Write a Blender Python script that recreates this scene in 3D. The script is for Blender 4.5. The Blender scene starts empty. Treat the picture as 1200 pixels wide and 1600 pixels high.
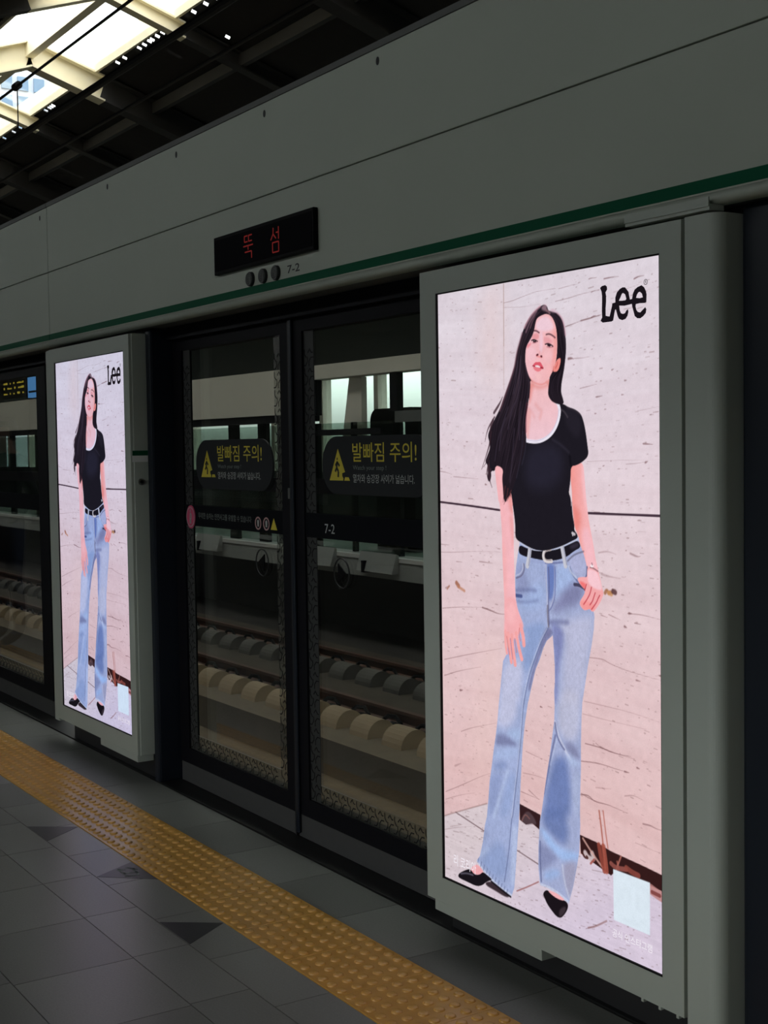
import bpy, bmesh, math, random
import numpy as np
from mathutils import Vector, Matrix

# ------------------------------------------------------------------ camera, sky, exposure
SC = bpy.context.scene
COL = SC.collection
PI = math.pi
YAW, PITCH, ROLL, FPX, EYE = math.radians(-57.542281), math.radians(-2.761179), math.radians(0.849873), 2113.98, 1.475

cam_data = bpy.data.cameras.new('camera')
cam_data.sensor_fit = 'VERTICAL'
cam_data.sensor_height = 36.0
cam_data.lens = FPX / 1600.0 * 36.0
cam_data.clip_start, cam_data.clip_end = 0.05, 400
camera = bpy.data.objects.new('camera', cam_data)
COL.objects.link(camera)
fw = Vector((math.sin(YAW)*math.cos(PITCH), math.cos(YAW)*math.cos(PITCH), math.sin(PITCH)))
rt = fw.cross(Vector((0, 0, 1))).normalized()
dn = fw.cross(rt)
cr, sr = math.cos(ROLL), math.sin(ROLL)
cx, cd = rt*cr+dn*sr, dn*cr-rt*sr
camera.matrix_world = Matrix(((cx.x, -cd.x, -fw.x, 0), (cx.y, -cd.y, -fw.y, 0), (cx.z, -cd.z, -fw.z, EYE), (0, 0, 0, 1)))
SC.camera = camera

SKY_STRENGTH = 4.5
ADDED_CLERESTORY = (3.9, 4.33)      # unseen daylight strip, added above the rear wall to light the header
world = bpy.data.worlds.new('overcast_sky')
SC.world = world
world.use_nodes = True
wn = world.node_tree.nodes
wl = world.node_tree.links
wn.clear()
w_out = wn.new('ShaderNodeOutputWorld')
w_bg = wn.new('ShaderNodeBackground')
w_geo = wn.new('ShaderNodeTexCoord')
w_sep = wn.new('ShaderNodeSeparateXYZ')
w_ramp = wn.new('ShaderNodeValToRGB')
w_ramp.color_ramp.elements[0].position, w_ramp.color_ramp.elements[0].color = 0.0, (.10, .10, .095, 1)
w_ramp.color_ramp.elements[1].position, w_ramp.color_ramp.elements[1].color = 0.06, (.96, 1.0, 1.0, 1)
wl.new(w_geo.outputs['Generated'], w_sep.inputs[0])
wl.new(w_sep.outputs['Z'], w_ramp.inputs[0])
wl.new(w_ramp.outputs[0], w_bg.inputs['Color'])
w_bg.inputs['Strength'].default_value = SKY_STRENGTH
wl.new(w_bg.outputs[0], w_out.inputs[0])

SC.view_settings.view_transform = 'Standard'
SC.view_settings.look = 'None'
SC.view_settings.exposure = 0.0
SC.view_settings.gamma = 1.0
SC.view_settings.use_curve_mapping = False
SC.cycles.use_denoising = True
SC.cycles.max_bounces = 10
SC.cycles.transparent_max_bounces = 24
SC.cycles.sample_clamp_indirect = 4.0

# ------------------------------------------------------------------ materials
def lin(c):
    return tuple(((v/255)/12.92 if v/255 <= .04045 else ((v/255+.055)/1.055)**2.4) for v in c)

def mat(name, rgb, rough=.5, metal=0.0, var=.0, scale=8.0, bump=0.0, bscale=60.0, coat=0.0, spec=.5, island=0.0):
    """Principled surface; rgb is its own colour in sRGB 0-255, var adds uneven wear."""
    m = bpy.data.materials.new(name)
    m.use_nodes = True
    nt = m.node_tree
    b = nt.nodes['Principled BSDF']
    c = lin(rgb)
    b.inputs['Roughness'].default_value = rough
    b.inputs['Metallic'].default_value = metal
    b.inputs['Specular IOR Level'].default_value = spec
    if coat: b.inputs['Coat Weight'].default_value = coat
    b.inputs['Base Color'].default_value = (*c, 1)
    tc = nt.nodes.new('ShaderNodeTexCoord')
    if var or island:
        nz = nt.nodes.new('ShaderNodeTexNoise')
        nz.inputs['Scale'].default_value = scale
        nz.inputs['Detail'].default_value = 6
        nt.links.new(tc.outputs['Object'], nz.inputs['Vector'])
        mx = nt.nodes.new('ShaderNodeMix'); mx.data_type = 'RGBA'
        mx.inputs['A'].default_value = (*[v*(1-var) for v in c], 1)
        mx.inputs['B'].default_value = (*[min(1, v*(1+var)) for v in c], 1)
        nt.links.new(nz.outputs['Fac'], mx.inputs['Factor'])
        last = mx.outputs['Result']
        if island:
            g = nt.nodes.new('ShaderNodeNewGeometry')
            mr = nt.nodes.new('ShaderNodeMapRange')
            mr.inputs['To Min'].default_value = 1-island; mr.inputs['To Max'].default_value = 1+island
            nt.links.new(g.outputs['Random Per Island'], mr.inputs['Value'])
            vm = nt.nodes.new('ShaderNodeVectorMath'); vm.operation = 'SCALE'
            nt.links.new(last, vm.inputs[0]); nt.links.new(mr.outputs[0], vm.inputs['Scale'])
            last = vm.outputs[0]
        nt.links.new(last, b.inputs['Base Color'])
    if bump:
        n2 = nt.nodes.new('ShaderNodeTexNoise'); n2.inputs['Scale'].default_value = bscale; n2.inputs['Detail'].default_value = 5
        nt.links.new(tc.outputs['Object'], n2.inputs['Vector'])
        bp = nt.nodes.new('ShaderNodeBump'); bp.inputs['Strength'].default_value = bump; bp.inputs['Distance'].default_value = .01
        nt.links.new(n2.outputs['Fac'], bp.inputs['Height']); nt.links.new(bp.outputs[0], b.inputs['Normal'])
    return m

def glass(name, tint, ior=1.5, rough=0.0, haze=0.0, haze_rgb=(90, 95, 95)):
    """Flat pane: tinted see-through plus Fresnel reflection, with an optional etched haze."""
    m = bpy.data.materials.new(name); m.use_nodes = True
    nt = m.node_tree; nt.nodes.clear()
    o = nt.nodes.new('ShaderNodeOutputMaterial')
    t = nt.nodes.new('ShaderNodeBsdfTransparent'); t.inputs[0].default_value = (*tint, 1)
    g = nt.nodes.new('ShaderNodeBsdfGlossy'); g.inputs['Roughness'].default_value = rough
    lw = nt.nodes.new('ShaderNodeLayerWeight'); lw.inputs['Blend'].default_value = .5
    r0 = ((ior-1)/(ior+1))**2
    pw = nt.nodes.new('ShaderNodeMath'); pw.operation = 'POWER'; pw.inputs[1].default_value = 5.0
    f = nt.nodes.new('ShaderNodeMath'); f.operation = 'MULTIPLY_ADD'; f.inputs[1].default_value = 1-r0; f.inputs[2].default_value = r0
    nt.links.new(lw.outputs['Facing'], pw.inputs[0]); nt.links.new(pw.outputs[0], f.inputs[0])
    mx = nt.nodes.new('ShaderNodeMixShader')
    src = t.outputs[0]
    if haze:
        d = nt.nodes.new('ShaderNodeBsdfDiffuse'); d.inputs[0].default_value = (*lin(haze_rgb), 1)
        hm = nt.nodes.new('ShaderNodeMixShader'); hm.inputs[0].default_value = haze
        nt.links.new(t.outputs[0], hm.inputs[1]); nt.links.new(d.outputs[0], hm.inputs[2]); src = hm.outputs[0]
    nt.links.new(f.outputs[0], mx.inputs[0]); nt.links.new(src, mx.inputs[1]); nt.links.new(g.outputs[0], mx.inputs[2])
    nt.links.new(mx.outputs[0], o.inputs[0])
    return m

def glow(name, rgb, strength=1.0, attr=None, tint=(1, 1, 1)):
    m = bpy.data.materials.new(name); m.use_nodes = True
    nt = m.node_tree; nt.nodes.clear()
    o = nt.nodes.new('ShaderNodeOutputMaterial'); e = nt.nodes.new('ShaderNodeEmission')
    e.inputs[0].default_value = (*lin(rgb), 1); e.inputs[1].default_value = strength
    if attr:
        a = nt.nodes.new('ShaderNodeAttribute'); a.attribute_name = attr
        v = nt.nodes.new('ShaderNodeVectorMath'); v.operation = 'MULTIPLY'; v.inputs[1].default_value = tint
        nt.links.new(a.outputs['Color'], v.inputs[0]); nt.links.new(v.outputs[0], e.inputs[0])
        m.cycles.emission_sampling = 'NONE'
    nt.links.new(e.outputs[0], o.inputs[0])
    return m

M = {}
M['cladding'] = mat('painted_cladding', (172, 180, 168), .55, var=.06, scale=2.2, bump=.04, bscale=220)
M['soffit'] = mat('soffit_grey', (90, 92, 90), .6)
M['green'] = mat('green_stripe_paint', (10, 84, 58), .6, spec=.1)
M['cabinet'] = mat('cabinet_grey_paint', (170, 178, 169), .5, var=.03, scale=5, bump=.03, bscale=400)
M['cabinet_dark'] = mat('cabinet_gap', (18, 19, 20), .6)
M['frame'] = mat('black_aluminium', (16, 16, 21), .6, var=.1, scale=10, spec=.12)
M['post'] = mat('navy_aluminium', (22, 28, 38), .4, var=.08, scale=10, spec=.3)
M['kick'] = mat('brushed_kick_plate', (72, 72, 72), .65, var=.08, scale=30, spec=.25)
M['sill'] = mat('dark_sill', (24, 24, 25), .5)
M['backwall'] = mat('dark_backing', (26, 26, 28), .6)
M['tile'] = mat('granite_tile', (128, 130, 125), .3, var=.22, scale=160, island=.16, bump=.05, bscale=300)
M['grout'] = mat('grout', (26, 26, 26), .8)
M['inlay'] = mat('dark_granite_inlay', (44, 46, 48), .35, var=.15, scale=120)
M['tactile'] = mat('ochre_tactile', (212, 160, 76), .27, var=.14, scale=9, island=.0)
M['black'] = mat('matte_black', (9, 9, 11), .6, spec=.1)
M['sign_black'] = mat('sign_film_grey', (46, 48, 50), .7, spec=.1)
M['band'] = mat('dark_band_film', (13, 15, 20), .7, spec=.08)
M['yellow'] = mat('yellow_print', (206, 190, 60), .6)
M['grey_print'] = mat('pale_print', (176, 180, 178), .6)
M['mid_print'] = mat('grey_print', (112, 120, 116), .6)
M['dark_print'] = mat('dark_print', (30, 32, 34), .6)
M['pink'] = mat('pink_print', (206, 78, 116), .5)
M['white'] = mat('white_print', (226, 228, 226), .6)
M['steel'] = mat('steel', (150, 152, 150), .3, metal=.9)
M['rubber'] = mat('rubber', (14, 14, 15), .7)
M['grille'] = mat('speaker_grille', (84, 88, 86), .5, var=.2, scale=300)
M['cream'] = mat('cream_steel_paint', (236, 226, 196), .5, var=.08, scale=3)
M['roofsheet'] = mat('dark_corrugated_sheet', (40, 38, 37), .8, var=.25, scale=6)
M['roofbeam_shaded'] = mat('rafter_paint_shaded', (46, 45, 46), .8, var=.12, scale=4)  # darker than the cream: shade outside the skylight put into the colour
M['wire'] = mat('black_cable', (12, 12, 12), .6)
M['concrete'] = mat('trackside_concrete', (122, 108, 88), .85, var=.25, scale=5, bump=.4, bscale=40)
M['concrete_dark'] = mat('stained_concrete', (84, 76, 64), .9, var=.35, scale=2.5, bump=.5, bscale=30)
M['block'] = mat('sleeper_concrete', (164, 143, 114), .85, var=.12, scale=9, bump=.2, bscale=60)
M['ballast'] = mat('dark_track_slab', (58, 54, 50), .95, var=.4, scale=7, bump=.8, bscale=40)
M['rust'] = mat('rusty_rail', (92, 60, 44), .6, var=.3, scale=12)
M['fascia'] = mat('platform_edge_concrete', (150, 152, 148), .8, var=.3, scale=1.3)
M['farwhite'] = mat('far_edge_line', (205, 205, 200), .6)
M['farwall'] = mat('far_wall_dark', (46, 50, 48), .7)
M['farclad'] = mat('far_cladding', (206, 201, 188), .6, var=.05, scale=2)
M['back'] = mat('rear_wall_tile', (120, 122, 118), .5, var=.1, scale=4)
M['pane'] = glass('tinted_pane', (.845, .86, .845), 1.5)
M['farpane'] = glass('green_pane', (.66, .725, .69), 1.4)
M['skypane'] = glass('skylight_pane', (.97, .97, .97), 1.3)
M['etched'] = glass('etched_border', (.5, .5, .5), 1.3, .5, .72, (62, 64, 64))
M['etched_clear'] = glass('etched_clear', (.88, .89, .87), 1.4, .4, .10, (110, 108, 100))
M['led'] = glow('red_led', (112, 36, 34), .7)
M['advert'] = glow('advert_pixels', (255, 255, 255), 1.0, attr='Col')
M['advert_cool'] = glow('advert_pixels_cool', (255, 255, 255), 1.0, attr='Col', tint=(.86, .92, 1.02))
M['ad_black'] = mat('advert_black', (6, 5, 8), .5)
M['ad_ink'] = glow('advert_ink', (25, 20, 26), 1.0)
M['ad_white'] = glow('advert_white', (244, 238, 246), 1.0)
M['blue'] = mat('blue_sign_face', (90, 150, 214), .5)
M['building'] = mat('pale_building', (206, 214, 224), .7)
M['building_glass'] = mat('building_window', (120, 150, 176), .3)

# ------------------------------------------------------------------ mesh helpers
class MB:
    def __init__(s): s.bm = bmesh.new()
    def box(s, x0, x1, y0, y1, z0, z1, bevel=0):
        v = [s.bm.verts.new((x, y, z)) for x in (x0, x1) for y in (y0, y1) for z in (z0, z1)]
        f = [s.bm.faces.new([v[i] for i in q]) for q in ((0, 1, 3, 2), (4, 6, 7, 5), (0, 4, 5, 1), (2, 3, 7, 6), (0, 2, 6, 4), (1, 5, 7, 3))]
        if bevel:
            es = {e for q in f for e in q.edges}
            bmesh.ops.bevel(s.bm, geom=list(es), offset=bevel, segments=2, affect='EDGES', profile=.5)
        return s
    def prism(s, pts, h0, h1, axis='z'):
        """Extrude a polygon. axis z: pts (x,y); axis y: pts (x,z); axis x: pts (y,z)."""
        def P(a, b, h): return {'z': (a, b, h), 'y': (a, h, b), 'x': (h, a, b)}[axis]
        lo = [s.bm.verts.new(P(a, b, h0)) for a, b in pts]; hi = [s.bm.verts.new(P(a, b, h1)) for a, b in pts]
        n = len(pts)
        s.bm.faces.new(lo); s.bm.faces.new(hi[::-1])
        for i in range(n): s.bm.faces.new((lo[i], hi[i], hi[(i+1) % n], lo[(i+1) % n]))
        return s
    def bar(s, p, q, w, h, up=(0, 0, 1)):
        p, q, up = Vector(p), Vector(q), Vector(up); d = (q-p).normalized(); a = d.cross(up).normalized()*w/2; b = a.cross(d).normalized()*h/2
        vs = [[s.bm.verts.new(c+i*a+j*b) for i, j in ((-1, -1), (1, -1), (1, 1), (-1, 1))] for c in (p, q)]
        s.bm.faces.new(vs[0]); s.bm.faces.new(vs[1][::-1])
        for i in range(4): s.bm.faces.new((vs[0][i], vs[1][i], vs[1][(i+1) % 4], vs[0][(i+1) % 4]))
        return s
    def tube(s, pts, r, n=8):
        rings = []
        for k, p in enumerate(pts):
            p = Vector(p); a = Vector(pts[max(k-1, 0)]); b = Vector(pts[min(k+1, len(pts)-1)]); d = (b-a).normalized()
            u = d.cross(Vector((0, 0, 1))); u = u.normalized() if u.length > 1e-4 else Vector((1, 0, 0)); w = d.cross(u)
            rr = r[k] if isinstance(r, (list, tuple)) else r
            rings.append([s.bm.verts.new(p+rr*(math.cos(2*PI*i/n)*u+math.sin(2*PI*i/n)*w)) for i in range(n)])
        for A, B in zip(rings, rings[1:]):
            for i in range(n): s.bm.faces.new((A[i], A[(i+1) % n], B[(i+1) % n], B[i]))
        s.bm.faces.new(rings[0][::-1]); s.bm.faces.new(rings[-1])
        return s
    def disc(s, c, r, y0, y1, n=28, rz=None):
        return s.prism([(c[0]+r*math.cos(2*PI*i/n), c[1]+(rz or r)*math.sin(2*PI*i/n)) for i in range(n)], y0, y1, 'y')
    def ring(s, c, r, w, y0, y1, n=36):
        for i in range(n):
            a, b = 2*PI*i/n, 2*PI*(i+1)/n
            s.prism([(c[0]+q*math.cos(t), c[1]+q*math.sin(t)) for q, t in ((r, a), (r, b), (r-w, b), (r-w, a))], y0, y1, 'y')
        bmesh.ops.remove_doubles(s.bm, verts=s.bm.verts, dist=1e-5)
        return s
    def frame(s, x0, x1, z0, z1, a0, a1, b0, b1, y0, y1):
        """Rectangular ring: outer x0..x1,z0..z1, opening a0..a1,b0..b1."""
        V = {}
        for nm, (X0, X1, Z0, Z1) in (('o', (x0, x1, z0, z1)), ('i', (a0, a1, b0, b1))):
            for k, (x, z) in enumerate(((X0, Z0), (X1, Z0), (X1, Z1), (X0, Z1))):
                for y in (0, 1): V[nm, k, y] = s.bm.verts.new((x, (y0, y1)[y], z))
        for k in range(4):
            j = (k+1) % 4
            s.bm.faces.new((V['o', k, 0], V['o', j, 0], V['i', j, 0], V['i', k, 0]))
            s.bm.faces.new((V['o', j, 1], V['o', k, 1], V['i', k, 1], V['i', j, 1]))
            s.bm.faces.new((V['o', j, 0], V['o', k, 0], V['o', k, 1], V['o', j, 1]))
            s.bm.faces.new((V['i', k, 0], V['i', j, 0], V['i', j, 1], V['i', k, 1]))
        return s
    def build(s, name, m, parent=None, smooth=False, loc=None):
        bmesh.ops.recalc_face_normals(s.bm, faces=s.bm.faces)
        me = bpy.data.meshes.new(name); s.bm.to_mesh(me); s.bm.free()
        if smooth:
            for p in me.polygons: p.use_smooth = True
        me.materials.append(m)
        return link(name, me, parent, loc)

def link(name, me, parent=None, loc=None):
    o = bpy.data.objects.new(name, me); COL.objects.link(o)
    if parent is not None:
        o.parent = parent; o.matrix_parent_inverse = Matrix.Translation(-WLOC[parent.as_pointer()])
        WLOC[o.as_pointer()] = WLOC[parent.as_pointer()]*0
        WLOC[o.as_pointer()] = Vector((0, 0, 0))
    else:
        WLOC[o.as_pointer()] = Vector((0, 0, 0))
    if loc is not None: o.location = loc
    return o
WLOC = {}

def empty(name, loc):
    o = bpy.data.objects.new(name, None); COL.objects.link(o); o.location = loc; o.empty_display_size = .1
    WLOC[o.as_pointer()] = Vector(loc)
    return o

def tag(o, label, cat, group=None, kind=None):
    o['label'] = label; o['category'] = cat
    if group: o['group'] = group
    if kind: o['kind'] = kind
    return o

def struct(o):
    o['kind'] = 'structure'
    return o

def copy_tree(o, delta):
    """Copy a thing, its parts and their sub-parts, moved by delta."""
    c = o.copy(); COL.objects.link(c); c.location = o.location+Vector(delta)
    for ch in o.children:
        d = ch.copy(); COL.objects.link(d); d.parent = c; d.matrix_parent_inverse = ch.matrix_parent_inverse.copy()
        for g in ch.children:
            e = g.copy(); COL.objects.link(e); e.parent = d; e.matrix_parent_inverse = g.matrix_parent_inverse.copy()
    return c

def text(body, name, m, parent, x0, z0, height, y, width=None, thick=.0006, bold=0.0):
    """Flat lettering facing the platform (-Y): lower left corner at x0, z0, cap height and optional width."""
    cu = bpy.data.curves.new(name, 'FONT'); cu.body = body; cu.size = 1.0; cu.extrude = 0.0; cu.offset = bold
    cu.resolution_u = 4
    t = bpy.data.objects.new(name+'_curve', cu); COL.objects.link(t)
    me = bpy.data.meshes.new_from_object(t.evaluated_get(bpy.context.evaluated_depsgraph_get()))
    bpy.data.objects.remove(t); bpy.data.curves.remove(cu)
    co = np.empty(len(me.vertices)*3); me.vertices.foreach_get('co', co); co = co.reshape(-1, 3)
    lo, hi = co.min(0), co.max(0); s = height/(hi[1]-lo[1]); sx = (width/(hi[0]-lo[0])) if width else s
    out = np.stack([x0+(co[:, 0]-lo[0])*sx, np.full(len(co), y), z0+(co[:, 1]-lo[1])*s], 1)
    me.vertices.foreach_set('co', out.ravel()); me.update()
    me.materials.clear(); me.materials.append(m); me.name = name
    return link(name, me, parent)

def strokes(parts, w, name, m, parent, y, to):
    """Glyphs drawn as flat bars: parts are polylines in a unit box, 'to' maps them to (x, z)."""
    b = MB()
    for pl in parts:
        for p, q in zip(pl, pl[1:]):
            (ax, az), (bx, bz) = to(*p), to(*q)
            b.bar((ax, y, az), (bx, y, bz), w, .001, (0, 1, 0))
    return b.build(name, m, parent)

def rrect(x0, x1, z0, z1, r, n=8):
    P = []
    for cx_, cz_, a in ((x1-r, z1-r, 0), (x0+r, z1-r, 90), (x0+r, z0+r, 180), (x1-r, z0+r, 270)):
        P += [(cx_+r*math.cos(math.radians(a+90*i/n)), cz_+r*math.sin(math.radians(a+90*i/n))) for i in range(n+1)]
    return P

# ------------------------------------------------------------------ platform floor
def tiles(name, rows, x0, x1):
    """Paving in one mesh: every tile is a quad of its own over a grout bed."""
    V, Fc = [], []
    for ya, yb, ph, st in rows:
        k = math.floor((x0-ph)/st)
        while ph+k*st < x1:
            a, b = ph+k*st+.0015, ph+(k+1)*st-.0015; n = len(V)
            for z in (0.0, -.006):
                V += [(a, ya+.0015, z), (b, ya+.0015, z), (b, yb-.0015, z), (a, yb-.0015, z)]
            Fc += [(n, n+1, n+2, n+3)]+[(n+i, n+4+i, n+4+(i+1) % 4, n+(i+1) % 4) for i in range(4)]
            k += 1
    me = bpy.data.meshes.new(name); me.from_pydata(V, [], Fc); me.update(); me.materials.append(M['tile'])
    return link(name, me)

rows = [(2.093, 2.33, -4.42, .403), (1.624, 1.793, -3.53, .403), (1.446, 1.624, -3.675, .403), (1.093, 1.446, -3.262, .405)]
y = 1.093
k = 0
while y > -4:
    rows.append((y-.352, y, -3.69 if k % 2 == 0 else -3.48, .405)); y -= .352; k += 1
struct(tiles('floor', rows, -44, 4))
struct(MB().box(-44, 4, -4.1, 2.52, -.35, -.005).build('floor_bed', M['grout']))

def tactile():
    V, Fc = [], []
    def add(vs, fs):
        n = len(V); V.extend(vs); Fc.extend([tuple(n+i for i in f) for f in fs])
    xj, y0, y1, st = -3.086, 1.794, 2.092, .3
    k = -44
    while xj+k*st < 1.5:
        a, b = xj+k*st+.001, xj+(k+1)*st-.001
        add([(a, y0, -.004), (b, y0, -.004), (b, y1, -.004), (a, y1, -.004), (a, y0, .003), (b, y0, .003), (b, y1, .003), (a, y1, .003)],
            [(4, 5, 6, 7), (0, 1, 5, 4), (1, 2, 6, 5), (2, 3, 7, 6), (3, 0, 4, 7)])
        far = a < -8.5
        nseg = 8 if far else 14
        for i in range(6):
            for j in range(6):
                cx_, cy_ = a+.024+i*.05, y0+.0245+j*.0498
                prof = ((.0155, 0), (.0146, .0028), (.0118, .0048), (.0065, .0057))
                vs = [(cx_+r*math.cos(2*PI*q/nseg), cy_+r*math.sin(2*PI*q/nseg), .003+h) for r, h in prof for q in range(nseg)]
                fs = [(L*nseg+q, L*nseg+(q+1) % nseg, (L+1)*nseg+(q+1) % nseg, (L+1)*nseg+q) for L in range(3) for q in range(nseg)]
                fs.append(tuple(3*nseg+q for q in range(nseg)))
                add(vs, fs)
        k += 1
    me = bpy.data.meshes.new('tactile_paving'); me.from_pydata(V, [], Fc); me.update(); me.materials.append(M['tactile'])
    return link('tactile_paving', me)
tag(tactile(), 'long ochre strip of blistered tactile tiles along the platform floor', 'tactile paving')

for pts, lab in ((((-5.21, 1.627), (-4.971, 1.627), (-5.089, 1.790)), 'dark triangular granite inlay nearest the smaller lit screen'),
                 (((-4.448, 1.627), (-4.299, 1.790), (-4.538, 1.790)), 'dark triangular floor inlay with a pale printed arrow mark'),
                 (((-3.902, 1.627), (-3.673, 1.627), (-3.781, 1.790)), 'plain black triangular inlay in the floor nearest the large screen')):
    o = MB().prism(pts, -.003, .0008).build('floor_inlay', M['inlay'])
    tag(o, lab, 'floor marking', 'triangular floor inlays')
    if 'arrow' in lab:
        b = MB()
        gx, gy = -4.432, 1.737
        for p, q in (((-.05, -.02), (.04, -.02)), ((-.03, .028), (.045, .018)), ((.005, -.022), (.02, .03)), ((-.055, .012), (-.01, .034)), ((.04, -.03), (.05, .02)), ((-.05, -.02), (-.03, .0))):
            b.bar((gx+p[0], gy+p[1], .001), (gx+q[0], gy+q[1], .001), .010, .0008)
        b.build('arrow_mark', M['mid_print'], o)['label'] = 'pale arrow mark'

# ------------------------------------------------------------------ roof: gable over the tracks with a glazed ridge
RY, RZ, SL = 6.0, 7.02, .335      # ridge line (upper face) and slope
def zroof(y): return RZ-SL*abs(y-RY)
def sheet(name, ya, yb, x0, x1, holes=()):
    """Corrugated sheet running down the slope; small gaps are real holes."""
    p = .085; n = int((x1-x0)/p*2)
    ys = np.linspace(ya, yb, 120); V = []; Fc = []
    xs = x0+np.arange(n+1)*p/2
    for yy in ys:
        for i, x in enumerate(xs): V.append((x, yy, zroof(yy)+.05+(.014 if i % 2 else -.014)))
    hs = set()
    for hx, hy, L in holes:
        i = int((hx-x0)/(p/2)); j = int(np.argmin(abs(ys-hy)))
        for q in range(L): hs.add((i, j+2*q))
    for j in range(len(ys)-1):
        for i in range(n):
            if (i, j) in hs: continue
            a = j*(n+1)+i; Fc.append((a, a+1, a+n+2, a+n+1))
    me = bpy.data.meshes.new(name); me.from_pydata(V, [], Fc); me.update(); me.materials.append(M['roofsheet'])
    return struct(link(name, me))
rng = random.Random(5)
holes = []
sheet('roof_far', 6.93, 13.9, -46, 3, [(-22.9, 8.05, 4), (-22.86, 8.6, 2), (-16.45, 7.29, 2), (-15.9, 7.75, 2), (-15.3, 7.5, 1)]+[(rng.uniform(-30, -12), 7.0, 1) for _ in range(130)])
sheet('roof_near', 5.2, .9, -46, 3)
struct(MB().box(-46, 3, -4.6, .95, 5.32, 5.36).build('ceiling', M['roofsheet']))
struct(MB().prism([(5.22, zroof(5.22)+.07), (6.0, RZ+.07), (6.92, zroof(6.92)+.07), (6.92, zroof(6.92)+.08), (6.0, RZ+.08), (5.22, zroof(5.22)+.08)], -46, 3, 'x').build('window_1', M['skypane']))

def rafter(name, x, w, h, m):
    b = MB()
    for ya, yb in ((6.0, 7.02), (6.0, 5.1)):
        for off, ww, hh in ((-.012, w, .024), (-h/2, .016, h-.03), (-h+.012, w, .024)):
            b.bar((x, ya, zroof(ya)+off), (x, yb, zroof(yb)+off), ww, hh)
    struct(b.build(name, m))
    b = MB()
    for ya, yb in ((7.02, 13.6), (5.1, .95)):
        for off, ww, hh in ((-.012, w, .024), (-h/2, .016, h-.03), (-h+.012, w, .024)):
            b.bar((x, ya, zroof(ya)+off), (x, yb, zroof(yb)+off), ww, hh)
    return struct(b.build('rafter', M['roofbeam_shaded']))  # lower rafter lengths carry their shade in the material colour
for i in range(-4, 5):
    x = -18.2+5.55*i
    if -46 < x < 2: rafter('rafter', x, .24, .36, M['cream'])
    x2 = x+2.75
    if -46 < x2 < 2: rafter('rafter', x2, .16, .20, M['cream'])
struct(MB().box(-46, 3, 5.94, 6.06, 6.80, 7.06).build('ridge_beam', M['cream']))
for yy in (6.9, 5.22): struct(MB().box(-46, 3, yy-.02, yy+.02, zroof(yy)-.02, zroof(yy)+.27).build('skylight_beam', M['cream']))
for yy in (7.8, 4.2, 2.4): struct(MB().box(-46, 3, yy-.04, yy+.04, zroof(yy)-.16, zroof(yy)-.01).build('purlin', M['roofbeam_shaded']))

for z, yy, r, lab in ((5.03, 4.2, .013, 'thin uppermost overhead cable with a round clamp on it'), (4.54, 4.2, .032, 'thick black overhead cable below the skylight edge'), (4.213, 4.2, .014, 'thin lowest overhead cable across the dark roof')):
    o = MB().tube([(-44, yy, z), (-22, yy, z-.01), (-12, yy, z), (2.5, yy, z)], r).build('overhead_cable', M['wire'])
    tag(o, lab, 'cable', 'overhead cables')
    if z > 5:
        b = MB().tube([(-13.2, yy, 5.03), (-13.08, yy, 5.03)], .038, 10); b.tube([(-13.13, yy, 5.03), (-13.13, yy, 4.60)], .006)
        b.build('clamp', M['wire'], o)

# ------------------------------------------------------------------ platform side walls behind the camera (unseen; openings added to let daylight onto the fronts)
struct(MB().box(-46, -5.5, -4.35, -4.1, 0, ADDED_CLERESTORY[0]).build('wall_rear', M['back']))
struct(MB().box(-5.5, 4, -4.35, -4.1, 0, .85).build('parapet', M['back']))  # gap up to the lintel is added, to brighten the cabinet fronts
struct(MB().box(-5.5, 4, -4.35, -4.1, 1.95, ADDED_CLERESTORY[0]).build('lintel', M['back']))
struct(MB().box(-46, 4, -4.35, -4.1, ADDED_CLERESTORY[1], 5.32).build('wall_rear_upper', M['farwall']))
for i in range(9): struct(MB().box(-44+5.55*i, -43.7+5.55*i, -4.1, -3.8, 0, 5.3).build('column', M['back']))
struct(MB().box(-46.3, -46, -4.35, 14, -1.7, 7.2).build('wall_end', M['farwall']))
struct(MB().box(3, 3.3, -4.35, 14, -1.7, 7.2).build('wall_start', M['farwall']))

# ------------------------------------------------------------------ screen door header
YH = 2.28
def header(name, x0, x1, label):
    h = empty(name, ((x0+x1)/2, YH, 2.007)); tag(h, label, 'header panel', 'screen door header panels')
    MB().box(x0, x1, YH, 2.62, 2.3815, 2.705, .002).build('upper_panel', M['cladding'], h)
    MB().box(x0, x1, YH, 2.62, 2.030, 2.3775, .002).build('lower_panel', M['cladding'], h)
    MB().box(x0, x1, YH+.012, 2.6, 2.3775, 2.3815).build('seam_gap', M['cabinet_dark'], h)
    MB().box(x0, x1, YH-.0012, YH+.002, 2.0395, 2.0685).build('green_stripe', M['green'], h)
    pts = [(YH+.03, 2.007)]+[(YH+.004-.016*math.cos(math.radians(a)), 2.0215+.0145*math.sin(math.radians(a))) for a in range(-90, 91, 18)]+[(YH+.03, 2.036)]
    MB().prism(pts, x0, x1, 'x').build('bottom_lip', M['cladding'], h, True)
    MB().box(x0, x1, YH+.03, 2.62, 2.010, 2.029).build('soffit', M['soffit'], h)
    MB().box(x0, x1, YH-.004, 2.62, 2.706, 2.726).build('top_trim', M['soffit'], h)
    for xx in (-11.2, -10.4, -9.6, -8.7, -7.75, -6.82, -5.873, -5.11, -4.34, -3.583, -2.85, -2.1, -1.35, -.6):
        if x0+.05 < xx < x1-.05: MB().disc((xx, 2.667), .009, YH-.001, YH+.002, 14, .013).build('fixing_hole', M['dark_print'], h)
    return h
HM = header('header_panel', -6.712, 1.2, 'long grey green cladding header above the doors with the destination display')
header('header_panel', -30.0, -6.718, 'grey green header cladding left of the vertical panel joint')
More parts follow.
